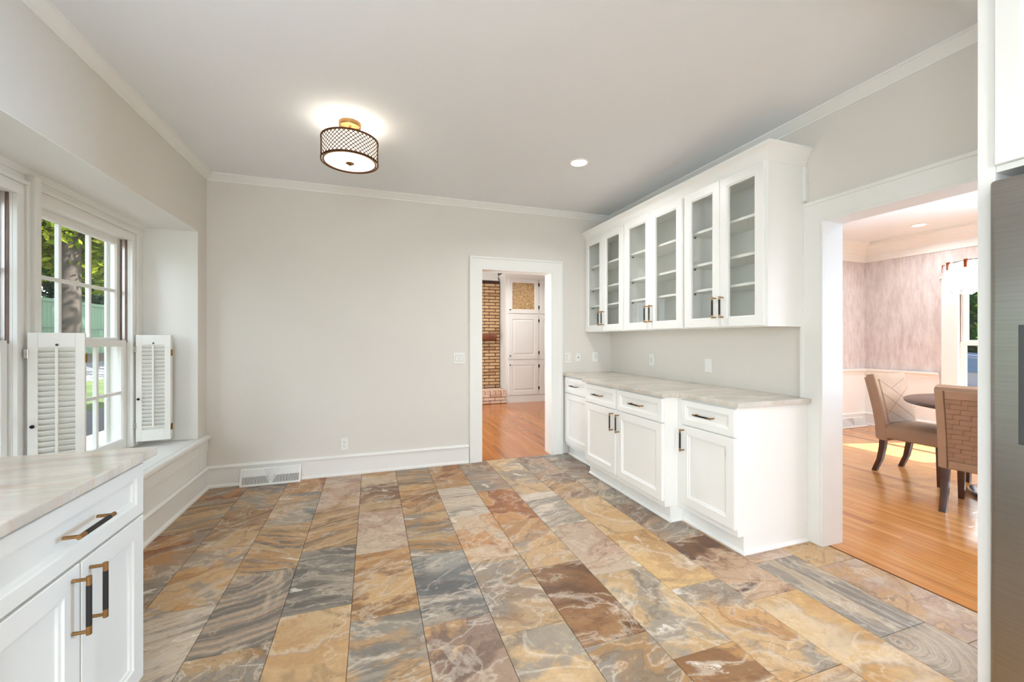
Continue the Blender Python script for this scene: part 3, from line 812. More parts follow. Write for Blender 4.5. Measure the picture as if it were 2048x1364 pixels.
# cove where the soffit meets the window wall
crown('trim_9', [(XWIN, BAY[0], BAY[3]), (XWIN, BAY[1], BAY[3])], [(1, 0), (1, 0)], 'narrow cove moulding at the top of the window bay', [(0, -0.03), (0.006, -0.03), (0.012, -0.016), (0.028, -0.006), (0.03, 0), (0, 0)])

# window seat
ws = thing('window_seat', 'white built-in window seat running below the bay windows', 'window seat', (-1.5, 2.9, 0))
MB().box(XWIN, XL - 0.001, BAY[0], BAY[1], 0.425, 0.46).build('seat_board', 'white_trim', ws)
MB().box(XL - 0.002, XL + 0.045, 1.77, YB - 0.03, 0.425, 0.46).build('seat_nosing', 'white_trim', ws, bevel=0.012, seg=3)
MB().box(XL - 0.12, XL + 0.006, BAY[0], BAY[1], 0.19, 0.32).build('lower_board', 'white_trim', ws, bevel=0.002)
MB().box(XL - 0.12, XL + 0.014, BAY[0], BAY[1], 0.322, 0.425).build('upper_board', 'white_trim', ws, bevel=0.002)
MB().box(XL - 0.12, XL - 0.004, BAY[0], BAY[1], 0, 0.19).build('backing', 'white_trim', ws)
MB().box(XL, XL + 0.006, BAY[1], YB - 0.004, 0.19, 0.32).build('lower_board', 'white_trim', ws, bevel=0.002)
MB().box(XL, XL + 0.014, BAY[1], YB - 0.004, 0.322, 0.425).build('upper_board', 'white_trim', ws, bevel=0.002)

# shutters: two louvred leaves folded back to back on hinges
def shutter(label, loc, ang, flip):
    root = thing('shutter', label, 'shutter', loc, ang, 'louvred cafe shutters on the bay windows', local=True)
    W, H, T = 0.205, 0.80, 0.026
    st, tr, br = 0.036, 0.075, 0.085
    ns = 22
    sl = MB(); pitch = (H - tr - br) / ns
    sl.M = Matrix.Rotation(R(-54 * flip), 4, 'X')
    sl.box(-(W / 2 - st), W / 2 - st, -0.0175, 0.0175, -0.003, 0.003)
    slm = sl.mesh('slat', 'shutter_white')
    for leaf in (0, 1):
        y = 0 if leaf == 0 else flip * (T + 0.004)
        f = MB()
        f.box(0, st, y - T / 2, y + T / 2, 0, H); f.box(W - st, W, y - T / 2, y + T / 2, 0, H)
        f.box(st, W - st, y - T / 2, y + T / 2, 0, br); f.box(st, W - st, y - T / 2, y + T / 2, H - tr, H)
        p = f.build('leaf', 'shutter_white', root, bevel=0.0015, seg=1)
        for k in range(ns):
            o = put('slat', slm, p, (W / 2, y, br + pitch * (k + 0.5)))
        if leaf == 0:
            MB().box(W / 2 - 0.006, W / 2 + 0.006, -flip * 0.026, -flip * 0.016, br + 0.02, H - tr - 0.005).build('tilt_rod', 'shutter_white', p, bevel=0.002, seg=1)
            MB().cyl((W / 2, -flip * 0.013, H - tr + 0.012), (W / 2, -flip * 0.017, H - tr + 0.012), 0.006).build('rod_slot', 'dark_slot', p)
            if flip > 0:
                k = MB().lathe((0, 0, 0), [(0.004, 0), (0.004, 0.008), (0.009, 0.012), (0.009, 0.016), (0.004, 0.019)], 14).build('knob', 'black_metal', p)
                k.location = (0.018, -flip * T / 2, H * 0.40); k.rotation_euler = (R(90 * flip), 0, 0)
            else:
                pass
    for z in (0.07, H - 0.16):            # fold hinges on the free edge, hanging hinges on the wall edge
        hg = MB(); hg.box(W, W + 0.002, -T / 2, T * 1.5 * flip + 0.004 * flip, z, z + 0.045); hg.cyl((W + 0.004, flip * (T / 2 + 0.002), z), (W + 0.004, flip * (T / 2 + 0.002), z + 0.05), 0.004)
        hg.build('hinge', 'hinge_brass', root)
        h2 = MB(); h2.box(-0.012, 0.0, -flip * T / 2 - 0.002 * flip, -flip * T / 2, z + 0.03, z + 0.075); h2.cyl((0, -flip * T / 2, z + 0.03), (0, -flip * T / 2, z + 0.075), 0.004)
        h2.build('hinge', 'steel_rim', root)
    return root
# leaf hinges at x=0 and runs along local +x; the room-facing side looks towards -y
shutter('white louvred shutter folded back on the left-hand bay window', (XWIN + 0.035, 2.79, 0.505), R(22), 1)
shutter('white louvred shutter folded open against the bay side wall', (XWIN + 0.03, 3.825, 0.505), R(9), 1)

# ------------------------------------------------------------------ cabinets
DOOR_PROF = lambda t, s: [(0, 0), (0, t - 0.002), (0.002, t), (s, t), (s + 0.003, t - 0.005), (s + 0.012, t - 0.006), (s + 0.015, t - 0.011)]
def panel_front(name, parent, M, u0, u1, z0, z1, mat, t=0.02, s=0.058):
    return MB(M).rect_loft(u0, u1, z0, z1, DOOR_PROF(t, s), back=True).build(name, mat, parent)
def raised_front(name, parent, M, u0, u1, z0, z1, mat, t=0.02, s=0.05):
    return MB(M).rect_loft(u0, u1, z0, z1, [(0, 0), (0, t - 0.002), (0.002, t), (s, t), (s + 0.004, t - 0.011), (s + 0.014, t - 0.011), (s + 0.040, t - 0.002)], back=True).build(name, mat, parent)
def glass_front(parent, M, u0, u1, z0, z1, mat, t=0.02, s=0.058):
    d = MB(M).rect_loft(u0, u1, z0, z1, [(0, 0), (0, t - 0.002), (0.002, t), (s, t), (s + 0.003, t - 0.005), (s + 0.010, t - 0.006), (s + 0.012, 0)], closed=True).build('door', mat, parent)
    i = s + 0.012
    MB(M).box(u0 + i - 0.004, u1 - i + 0.004, 0.004, 0.008, z0 + i - 0.004, z1 - i + 0.004).build('pane', 'cabinet_glass', d)
    return d
def pull(parent, M, u, z, length, vertical, t=0.02, r=0.0058):
    """bar pull: brass posts and ends, black grip"""
    h = length / 2; o = 0.034
    P = (lambda a, w: (u, t + w, z + a)) if vertical else (lambda a, w: (u + a, t + w, z))
    mb = MB(M)
    for s in (-1, 1):
        mb.cyl(P(s * h * 0.90, -0.001), P(s * h * 0.90, o), r * 0.80, r * 0.80, 10, mat=0)
        mb.cyl(P(s * h, o), P(s * h * 0.70, o), r * 1.05, r * 1.05, 12, mat=0)
    mb.cyl(P(-h * 0.70, o), P(h * 0.70, o), r * 1.1, r * 1.1, 8, mat=1)
    return mb.build('handle', ['brass', 'black_grip'], parent, smooth=True)

def base_cabinet(label, y0, y1, xf, doors, drawer, mat, pulls, zc=0.87, side=-1, xw=2.628, toe=0.045, group=None, shoe_end=False, end_x=None, shoe_x=None):
    """faces -x (side=-1) or +x; xf = carcass front. doors/drawer: (y0, y1[, handle y])"""
    root = thing('base_cabinet', label, 'cabinet', ((xf + xw) / 2, (y0 + y1) / 2, 0), group=group)
    s = side
    c = MB(); c.box(xf, end_x or xw, y0, y1, 0.105, zc); c.build('carcass', mat, root, bevel=0.001, seg=1)
    k = MB(); k.box(xf - s * toe, end_x or xw, y0 + 0.0005, y1 - 0.0005, 0.0, 0.105)
    k.build('toe_kick', mat, root)
    m = MB(); xx = xf - s * toe
    m.loops([[(xx + s * a, yy, b) for a, b in ((0, 0), (0.014, 0), (0.014, 0.006), (0.006, 0.018), (0, 0.020))] for yy in (y0 - (0.014 if shoe_end else 0), y1)])
    if shoe_end:
        m.loops([[(xq, y0 - a, b) for a, b in ((0, 0), (0.014, 0), (0.014, 0.006), (0.006, 0.018), (0, 0.020))] for xq in (xx - s * 0.0, shoe_x or end_x or xw)])
    m.build('shoe_moulding', mat, root)
    u = (0, 1, 0)
    M = frame_mat((xf, 0, 0), u, (s, 0, 0))
    a, b = drawer
    d = panel_front('drawer', root, M, a, b, 0.692, zc - 0.012, mat, s=0.040)
    pull(d, M, (a + b) / 2, 0.777, 0.150, False)
    for (a, b, hy) in doors:
        d = panel_front('door', root, M, a, b, 0.145, 0.684, mat)
        pull(d, M, hy, 0.585, 0.150, True)
    return root
G = 'white base cabinets along the right wall'
base_cabinet('near white base cabinet beside the dining room opening', 1.868, 2.368, 2.035, [(1.876, 2.315, 2.288)], (1.876, 2.315), 'white_cabinet', 1, group=G, shoe_end=True, end_x=2.606)
base_cabinet('projecting white base cabinet next to the step in the counter', 2.370, 2.945, 1.925, [(2.380, 2.930, 2.902)], (2.380, 2.930), 'white_cabinet', 1, group=G, shoe_end=True, shoe_x=2.064)
base_cabinet('projecting white base cabinet, second from the back wall', 2.947, 3.488, 1.925, [(2.962, 3.470, 2.990)], (2.962, 3.470), 'white_cabinet', 1, group=G)
base_cabinet('farthest white base cabinet beside the back doorway', 3.490, 4.140, 2.035, [(3.500, 4.120, 3.530)], (3.640, 4.120), 'white_cabinet', 1, group=G)
# continuous stone worktop with its step
ct = MB()
ct.poly([(2.008, 1.842), (2.604, 1.842), (2.604, 1.918), (2.628, 1.918), (2.628, 4.176), (2.008, 4.176), (2.008, 3.515), (1.975, 3.505), (1.890, 3.498), (1.890, 2.352), (1.972, 2.345), (2.008, 2.332)], 0.8705, 0.900)
tag(ct.build('countertop', 'marble', bevel=0.004), 'polished pale stone worktop on the right-hand base cabinets', 'countertop')

# near cabinet at the lower left
lc = base_cabinet('white drawer cabinet at the lower left with a stone top', 1.075, 1.712, -0.745, [(1.395, 1.706, 1.428), (1.081, 1.389, 1.358)], (1.081, 1.706), 'grey_cabinet', 1, side=1, xw=-1.338, group='grey white base cabinets below the left counter')
base_cabinet('white drawer cabinet continuing the lower left counter', 0.44, 1.073, -0.745, [(0.760, 1.067, 0.79), (0.446, 0.754, 0.72)], (0.446, 1.067), 'grey_cabinet', 1, side=1, xw=-1.338, group='grey white base cabinets below the left counter')
tag(MB().box(-1.336, -0.705, 0.42, 1.752, 0.8705, 0.900).build('countertop', 'marble', bevel=0.004), 'polished pale stone worktop at the lower left', 'countertop')

# glass-fronted wall cabinets
XU, ZU0, ZU1 = 2.310, 1.352, 2.405
def wall_cabinet(label, y0, y1):
    root = thing('wall_cabinet', label, 'cabinet', ((XU + XR) / 2, (y0 + y1) / 2, ZU0), group='white glass-fronted wall cabinets')
    t = 0.018; xb = XR - 0.002
    c = MB()
    xc = XU + 0.0182
    c.box(xc, xb, y0, y0 + t, ZU0, ZU1); c.box(xc, xb, y1 - t, y1, ZU0, ZU1)
    c.box(xc, xb, y0 + t, y1 - t, ZU0 + 0.006, ZU0 + 0.024); c.box(xc, xb, y0 + t, y1 - t, ZU1 - t, ZU1); c.box(xb - 0.008, xb, y0 + t, y1 - t, ZU0 + 0.024, ZU1 - t)
    c.build('carcass', 'white_cabinet', root)
    f = MB()      # face frame
    f.box(XU, XU + 0.018, y0, y0 + 0.030, ZU0, ZU1); f.box(XU, XU + 0.018, y1 - 0.030, y1, ZU0, ZU1)
    f.box(XU, XU + 0.018, y0 + 0.03, y1 - 0.03, ZU0, ZU0 + 0.036); f.box(XU, XU + 0.018, y0 + 0.03, y1 - 0.03, ZU1 - 0.04, ZU1)
    f.build('face_frame', 'white_cabinet', root)
    for z in (1.645, 1.838, 2.085):
        s = MB().box(XU + 0.025, xb - 0.009, y0 + t + 0.002, y1 - t - 0.002, z - 0.018, z).build('shelf', 'white_cabinet', root)
        p = MB()
        for yy, sg in ((y0 + t, 1), (y1 - t, -1)):
            p.cyl((XU + 0.075, yy, z - 0.024), (XU + 0.075, yy + sg * 0.012, z - 0.024), 0.006, n=8)
        p.build('shelf_pin', 'dark_slot', s)
    M = frame_mat((XU - 0.0015, 0, 0), (0, 1, 0), (-1, 0, 0))
    ym = (y0 + y1) / 2
    for (a, b, hy) in ((y0 + 0.014, ym - 0.0015, ym - 0.032), (ym + 0.0015, y1 - 0.014, ym + 0.032)):
        d = glass_front(root, M, a, b, ZU0 + 0.006, ZU1 - 0.028, 'white_cabinet')
        pull(d, M, hy, 1.492, 0.150, True)
    return root
wall_cabinet('white glass-fronted wall cabinet nearest the dining room opening', 1.898, 2.609)
wall_cabinet('white glass-fronted wall cabinet in the middle of the three', 2.611, 3.416)
wall_cabinet('white glass-fronted wall cabinet in the back corner', 3.418, 4.172)
# cornice on the wall cabinets
CP = [(0, -0.035), (0.004, -0.035), (0.008, -0.006), (0.022, 0.022), (0.046, 0.052), (0.056, 0.056), (0.056, 0.070), (0, 0.070)]
mb = MB(); mb.loops([[(XU - o, YB - 0.004, ZU1 + h) for o, h in CP], [(XU - o, 1.898 - o, ZU1 + h) for o, h in CP], [(XR - 0.002, 1.898 - o, ZU1 + h) for o, h in CP]])
o = struct('trim_10', mb, 'white_cabinet', 'white cornice along the top of the glass cabinets', 'cornice', smooth=True)
MB().box(XU, XR - 0.003, 1.9, YB - 0.004, ZU1 + 0.001, ZU1 + 0.012).build('top_board', 'white_cabinet', o)
struct('trim_11', MB().box(XR - 0.026, XR - 0.002, 1.882, 1.897, 2.152, ZU1 - 0.036), 'white_cabinet', 'narrow scribe strip between the glass cabinets and the wall', 'trim')

# ------------------------------------------------------------------ fridge and its surround
fp = thing('fridge_surround', 'tall white panel and cupboard boxing in the steel fridge', 'cabinet', (2.29, 0.35, 0))
MB().box(1.95, XR - 0.002, 0.778, 0.820, 0, 2.598).build('side_panel', 'white_cabinet', fp, bevel=0.002)
MB().box(1.95, XR - 0.002, -0.205, -0.165, 0, 2.598).build('side_panel', 'white_cabinet', fp, bevel=0.002)
MB().box(1.955, XR - 0.002, -0.164, 0.777, 1.822, 2.598).build('carcass', 'white_cabinet', fp)
M = frame_mat((1.955, 0, 0), (0, 1, 0), (-1, 0, 0))
for (a, b) in ((-0.16, 0.304), (0.308, 0.774)): panel_front('door', fp, M, a, b, 1.842, 2.58, 'white_cabinet')
fr = thing('fridge', 'brushed stainless steel fridge at the right edge', 'fridge', (2.25, 0.31, 0))
MB().box(1.965, 2.60, -0.145, 0.760, 0.02, 1.765).build('body', 'black_grip', fr)  # blackened so the gap over the fridge reads as a deep dark recess
MB().box(1.955, 2.10, -0.145, 0.760, 1.766, 1.785).build('hinge_cover', 'black_grip', fr, bevel=0.004)  # black here too stands in for the shade in that gap
fd = MB().box(1.895, 1.958, 0.352, 0.770, 0.06, 1.782).build('freezer_door', 'stainless', fr, bevel=0.014, seg=4, smooth=True)
f2 = MB().box(1.895, 1.958, -0.150, 0.345, 0.06, 1.782).build('fridge_door', 'stainless', fr, bevel=0.014, seg=4, smooth=True)
MB().box(1.8925, 1.897, 0.500, 0.705, 0.945, 1.315).build('dispenser', 'dispenser_grey', fd, bevel=0.002)
MB().box(1.889, 1.8935, 0.520, 0.685, 1.19, 1.295).build('dispenser_display', 'black_metal', fd, bevel=0.001, seg=1)
for d, yy in ((fd, 0.385), (f2, 0.312)):
    h = MB(); h.cyl((1.845, yy, 0.55), (1.845, yy, 1.55), 0.012, n=14); h.cyl((1.845, yy, 0.62), (1.897, yy, 0.62), 0.009); h.cyl((1.845, yy, 1.48), (1.897, yy, 1.48), 0.009)
    h.build('handle', 'stainless', d, smooth=True)
MB().box(1.93, 2.0, -0.14, 0.755, 0.0, 0.055).build('kick_grille', 'panel_dark', fr)

# ------------------------------------------------------------------ ceiling lamp
LX, LYc = -0.137, 2.91
lamp = thing('ceiling_lamp', 'brass drum ceiling lamp with pierced lattice shade and glowing diffuser', 'ceiling lamp', (LX, LYc, ZC))
MB().lathe((LX, LYc, 0), [(0.070, ZC - 0.0005), (0.070, ZC - 0.012), (0.066, ZC - 0.026), (0.060, ZC - 0.030), (0.012, ZC - 0.034)], 40).build('canopy', 'brass', lamp, smooth=True)
MB().cyl((LX, LYc, ZC - 0.03), (LX, LYc, 2.44), 0.008).build('stem', 'brass', lamp, smooth=True)
z0, z1, rr = 2.435, 2.572, 0.176
mb = MB()
for zc_ in (z0, z1):
    mb.loops([[(LX + r_ * math.cos(a), LYc + r_ * math.sin(a), zc_ + dz) for r_, dz in ((rr - 0.003, -0.005), (rr + 0.003, -0.005), (rr + 0.003, 0.005), (rr - 0.003, 0.005))] for a in [2 * math.pi * k / 64 for k in range(64)]], closed=True)
mb.build('shade_rim', 'bronze', lamp, smooth=True)
mb = MB(); nl, tw = 40, 2 * math.pi / 40 * 5.5      # lattice: two families of slim helical bands
for s in (-1, 1):
    for k in range(nl):
        L = []
        for i in range(13):
            f = i / 12; a = 2 * math.pi * k / nl + s * tw * f; z = z0 + (z1 - z0) * f
            da = 0.0034 / rr
            L.append([(LX + r_ * math.cos(a + e), LYc + r_ * math.sin(a + e), z) for e, r_ in ((-da, rr - 0.001), (da, rr - 0.001), (da, rr + 0.001), (-da, rr + 0.001))])
        mb.loops(L)
tag(mb.build('lattice', 'bronze', lamp), kind='stuff')
mb = MB(); mb.loops([[(LX + rr * 0.955 * math.cos(a), LYc + rr * 0.955 * math.sin(a), z) for a in [2 * math.pi * k / 48 for k in range(48)]] for z in (z0 + 0.002, z1 - 0.002)], False, False)
mb.build('inner_drum', 'lamp_drum', lamp, smooth=True)
MB().lathe((LX, LYc, 0), [(rr * 0.95, z0 + 0.006), (rr * 0.95, z0 + 0.001), (rr * 0.88, z0 - 0.001)], 48, cap0=False, cap1=False).build('diffuser_ring', 'brass', lamp, smooth=True)
MB().lathe((LX, LYc, 0), [(rr * 0.88, z0 - 0.001), (rr * 0.6, z0 - 0.005), (0.02, z0 - 0.007)], 48, cap0=False).build('diffuser', 'lamp_diffuser', lamp, smooth=True)
MB().lathe((LX, LYc, 0), [(0.0265, z0 - 0.006), (0.027, z0 - 0.010), (0.016, z0 - 0.015), (0.008, z0 - 0.020), (0.002, z0 - 0.024)], 24).build('finial', 'brass', lamp, smooth=True)
ld = bpy.data.lights.new('lamp_bulb', 'POINT'); ld.energy = LAMP_W; ld.color = (1.0, 0.9, 0.76); ld.shadow_soft_size = 0.05
lo = bpy.data.objects.new('lamp_bulb', ld); lo.location = (0, 0, -0.20); lo.parent = lamp; COL.objects.link(lo)

def can_light(x, y, z, label, w=None, r=0.062):
    t = thing('recessed_light', label, 'downlight', (x, y, z), group='recessed ceiling downlights')
    MB().lathe((x, y, z), [(r + 0.022, -0.0005), (r + 0.021, -0.005), (r + 0.004, -0.006), (r, -0.002), (r, 0.0)], 36, cap0=False, cap1=False).build('trim_ring', 'white_trim', t, smooth=True)
    MB().lathe((x, y, z), [(r, -0.0025), (r * 0.4, -0.0035)], 36, cap0=False).build('lens', 'can_lens', t)
    d = bpy.data.lights.new('downlight', 'AREA'); d.shape = 'DISK'; d.size = r * 1.8; d.energy = CAN_W if w is None else w; d.color = (0.97, 0.98, 1.0)
    d.spread = R(150)
    o = bpy.data.objects.new('downlight', d); o.location = (0, 0, -0.008); o.parent = t; COL.objects.link(o)
    return t
can_light(1.573, 2.961, ZC, 'lit round recessed downlight in the breakfast room ceiling')
for i, (x, y) in enumerate([(-0.3, -0.4), (1.2, -0.4), (-0.3, -1.9), (1.2, -1.9)]):  # four lamps out of view, added to brighten the rooms
    can_light(x, y, 2.60, 'added unseen downlight in the lower kitchen ceiling, ' + ('left front', 'right front', 'left rear', 'right rear')[i])
can_light(6.424, 3.222, ZC, 'recessed downlight in the dining room ceiling', 7)
can_light(4.0, 0.6, ZC, 'recessed downlight over the front of the dining room', 7)
for i, (x, y) in enumerate([(1.6, 5.2), (2.9, 7.0), (1.6, 7.0)]):  # three lamps out of view, added to light this room
    can_light(x, y, 2.66, 'added unseen downlight in the fireplace room, ' + ('near the door', 'before the cupboards', 'before the hearth')[i], 8)

# ------------------------------------------------------------------ plates on the walls
def plate(name, label, cat, M, w=0.070, h=0.115, kind='rocker', n=1, group='wall plates'):
    c = M @ Vector((0, 0, 0))
    root = thing(name, label, cat, c, group=group)
    MB(M).rect_loft(-w / 2, w / 2, -h / 2, h / 2, [(0, 0.0005), (0, 0.003), (0.004, 0.006)], back=True).build('cover_plate', 'plate_plastic', root)
    for i in range(n):
        u = (i - (n - 1) / 2) * 0.046
        if kind == 'rocker':
            MB(M).rect_loft(u - 0.0165, u + 0.0165, -0.033, 0.033, [(0, 0.006), (0, 0.0064)], back=True).build('rocker_frame', 'dark_slot', root)
            r = MB(M); r.loops([[(u - 0.0148, 0.0062, z), (u + 0.0148, 0.0062, z), (u + 0.0148, w_, z), (u - 0.0148, w_, z)] for z, w_ in ((-0.0312, 0.0068), (0, 0.0085), (0.0312, 0.012))]); r.build('rocker', 'plate_plastic', root)
        elif kind in ('outlet', 'gfci'):
            if kind == 'gfci': MB(M).rect_loft(u - 0.0165, u + 0.0165, -0.033, 0.033, [(0, 0.006), (0, 0.0078)], back=True).build('face', 'plate_plastic', root)
            for z in (-0.019, 0.019):
                f = MB(M).box(u - 0.013, u + 0.013, 0.006, 0.0082, z - 0.0125, z + 0.0125).build('socket', 'plate_plastic', root, bevel=0.001, seg=1)
                s = MB(M); s.box(u - 0.0065, u - 0.0045, 0.0080, 0.0086, z - 0.002, z + 0.008); s.box(u + 0.0045, u + 0.0065, 0.0080, 0.0086, z - 0.002, z + 0.007); s.cyl((u, 0.0080, z - 0.007), (u, 0.0086, z - 0.007), 0.0026, n=8)
                tag(s.build('slot', 'dark_slot', f), kind='stuff')
            if kind == 'gfci': MB(M).box(u - 0.006, u + 0.006, 0.0078, 0.009, -0.003, 0.003).build('test_button', 'dark_slot', root)
        elif kind == 'jack':
            MB(M).box(u - 0.006, u + 0.006, 0.006, 0.0075, -0.006, 0.006).build('jack', 'dark_slot', root)
        else:
            for z in (-0.042, 0.042): MB(M).cyl((u, 0.006, z), (u, 0.0072, z), 0.003, n=8).build('screw', 'plate_plastic', root)
    return root
MBk = lambda x, z: frame_mat((x, YB - 0.001, z), (1, 0, 0), (0, -1, 0))
MRt = lambda y, z: frame_mat((XR - 0.001, y, z), (0, 1, 0), (-1, 0, 0))
plate('light_switch', 'white double rocker switch left of the back doorway', 'light switch', MBk(0.845, 1.077), 0.117, n=2)
plate('light_switch', 'white single rocker switch between the back doorway and the counter', 'light switch', MBk(2.082, 1.066))
plate('wall_jack', 'small white wall jack plate beside the single switch', 'wall jack', MBk(2.207, 1.068), 0.058, 0.095, 'jack')
plate('power_outlet', 'white outlet on the back wall over the counter corner', 'outlet', MBk(2.425, 1.074), kind='gfci')
plate('power_outlet', 'white outlet on the right wall over the counter', 'outlet', MRt(3.428, 1.067), kind='gfci')
plate('blank_plate', 'blank white cover plate on the right wall under the near glass cabinet', 'cover plate', MRt(2.703, 1.055), kind='blank')
plate('power_outlet', 'white outlet low on the back wall above the baseboard', 'outlet', MBk(-0.245, 0.287), kind='outlet')

# ------------------------------------------------------------------ floor registers
def register(label, x0, x1, y, z1, d, front=1):
    """sloped face against a baseboard on a wall facing -y"""
    root = thing('floor_register', label, 'vent', ((x0 + x1) / 2, y - d / 2, 0))
    n = Vector((0, -1, 0))
    # sloping frame
    A, Bp = Vector((0, y - d, 0.006)), Vector((0, y - 0.012, z1))
    sl = (Bp - A); ln = sl.length; s = sl / ln
    nn = Vector((0, -s.z, s.y))
    M = Matrix(((1, nn.x, s.x, 0), (0, nn.y, s.y, A.y), (0, nn.z, s.z, A.z), (0, 0, 0, 1)))
    MB(M).rect_loft(x0, x1, 0, ln, [(0, -0.01), (0, 0.004), (0.014, 0.006), (0.014, -0.002)], cap=False).build('frame', 'plate_plastic', root)
    MB().loops([[(xx, y - d + 0.004, 0.0), (xx, y - 0.002, 0.0), (xx, y - 0.002, z1 - 0.002), (xx, y - 0.012, z1 - 0.002)] for xx in (x0 + 0.002, x1 - 0.002)]).build('box', 'dark_slot' if False else 'plate_plastic', root)
    MB(M).rect_loft(x0 + 0.012, x1 - 0.012, 0.012, ln - 0.012, [(0, -0.0035), (0, -0.003)], back=True).build('duct_shadow', 'dark_slot', root)
    xm = (x0 + x1) / 2; w = (x1 - x0) * 0.16
    g = MB(M)
    k = x0 + 0.018
    while k < x1 - 0.018:
        # fins lean towards the middle, cut by the V
        f = abs(k - xm) / w
        top = ln - 0.014
        bot = 0.014
        if f < 1: top = 0.014 + (ln - 0.028) * 0.0 + (ln - 0.028) * (abs(k - xm) / w)
        if top > bot + 0.006: g.box(k - 0.0022, k + 0.0022, -0.003, 0.003, bot, top)
        k += 0.0098
    tag(g.build('fins', 'plate_plastic', root), kind='stuff')
    v = MB(M)
    for sg in (-1, 1):
        p0, p1 = (xm, 0.014), (xm + sg * w, ln - 0.014)
        v.loops([[(p0[0] - 0.004, q, p0[1]), (p0[0] + 0.004, q, p0[1]), (p1[0] + 0.004, q, p1[1]), (p1[0] - 0.004, q, p1[1])] for q in (-0.002, 0.005)])
    v.build('v_bars', 'plate_plastic', root)
    t = MB(M); t.loops([[(xm, q, 0.022), (xm + w * 0.82, q, ln - 0.014), (xm - w * 0.82, q, ln - 0.014)] for q in (-0.002, 0.001)]); t.build('damper_plate', 'track_metal', root)
    MB(M).box(xm - 0.003, xm + 0.003, 0.001, 0.009, ln * 0.5, ln * 0.72).build('lever', 'plate_plastic', root)
    return root
register('white floor register on the baseboard below the back wall', -1.075, -0.605, YB - 0.032, 0.145, 0.060)
register('white floor register on the dining room baseboard', 6.32, 6.88, 4.135, 0.13, 0.10)

# ------------------------------------------------------------------ living room: fireplace and built-in cupboards
fpx0, fpx1 = 1.30, 2.525
chim = tag(MB().box(fpx0, fpx1, LY1 + 0.006, LY1 + 0.055, 0.0, 2.485).build('brick_chimney', 'mortar'), 'tan brick chimney breast seen through the back doorway', 'fireplace')
random.seed(5)
def brick_mesh(l, h, d, mat):
    mb = MB().box(-l / 2, l / 2, -d / 2, d / 2, -h / 2, h / 2)
    return mb.mesh('brick', mat, None, 0.003, seg=1)
BL, BH, CH = 0.232, 0.052, 0.0655
full = brick_mesh(BL - 0.012, BH, 0.024, 'brick_tan'); cache = {}
row = 0; z = 0.300
while z < 2.46:
    x = fpx1 - (BL if row % 2 else BL * 0.42)
    xe = fpx1
    while xe > fpx0 + 0.01:
        x0_ = max(x, fpx0); l = round(xe - x0_ - 0.012, 3)
        if l > 0.02:
            if l not in cache: cache[l] = brick_mesh(l, BH, 0.024, 'brick_tan')
            put('brick', cache[l], chim, ((x0_ + xe) / 2, LY1 + random.uniform(-0.003, 0.002), z))
        xe = x; x -= BL
    z += CH; row += 1
hearth = tag(MB().box(fpx0 + 0.008, fpx1 - 0.008, 7.832, LY1 - 0.02, 0.0, 0.258).build('brick_hearth', 'mortar'), 'raised pale brick hearth in front of the chimney breast', 'hearth')
hz = [0.034, 0.096, 0.158]
for i, z in enumerate(hz):
    xe = fpx1; x = fpx1 - (0.23 if i % 2 else 0.10)
    while xe > fpx0 + 0.02:
        x0_ = max(x, fpx0); l = round(xe - x0_ - 0.010, 3)
        if l > 0.02:
            if ('h', l) not in cache: cache[('h', l)] = brick_mesh(l, 0.052, 0.03, 'brick_pale')
            put('brick', cache[('h', l)], hearth, ((x0_ + xe) / 2, 7.815 + random.uniform(-0.003, 0.003), z))
        xe = x; x -= 0.23
rl = MB().box(-0.049, 0.049, -0.19, 0.19, -0.042, 0.042).mesh('brick', 'brick_pale', None, 0.004, seg=1)
k = 0; x = fpx1 - 0.053
while x > fpx0 + 0.04:
    put('brick', rl, hearth, (x, 7.803 + 0.198 + random.uniform(-0.004, 0.004), 0.226)); x -= 0.108
# mantel: a long rounded timber
mb = MB(); prof = [(0.0, 0.0), (0.16, 0.0), (0.19, 0.02), (0.20, 0.06), (0.195, 0.10), (0.17, 0.13), (0.0, 0.13)]
mb.loops([[(xx, LY1 - 0.018 - o, 1.255 + h) for o, h in prof] for xx in (fpx0 - 0.1, 2.34, 2.40)])
tag(mb.build('mantel_shelf', 'mantel_wood', bevel=0.006), 'dark stained timber mantel shelf on the brick chimney', 'mantel')

struct('trim_18', MB().box(fpx0, 2.47, LY1 - 0.06, LY1 + 0.055, 2.49, 2.658), 'living_paint', 'painted frieze board above the brick chimney', 'frieze')
cup = thing('built_in_cupboard', 'white built-in cupboard wall with raised panel doors beyond the doorway', 'cupboard', (3.4, 8.0, 0))
CY, CX0, CX1 = 7.86, 2.535, 4.60
MB().box(CX0, CX1, CY, LY1 + 0.05, 0.0, 2.52).build('carcass', 'living_paint', cup, bevel=0.002)
mb = MB(); mb.loops([[(CX0 - o + 0.0, LY1 + 0.05, 2.52 + h) for o, h in CP + []][::1], [(CX0 - o, CY - o, 2.52 + h) for o, h in CP], [(CX1, CY - o, 2.52 + h) for o, h in CP]])
mb.build('cornice', 'living_paint', cup, smooth=True)
MB().box(CX0, CX1, CY - 0.012, CY, 0.0, 0.125).build('plinth', 'living_paint', cup, bevel=0.002)
Mc = frame_mat((0, CY, 0), (1, 0, 0), (0, -1, 0))
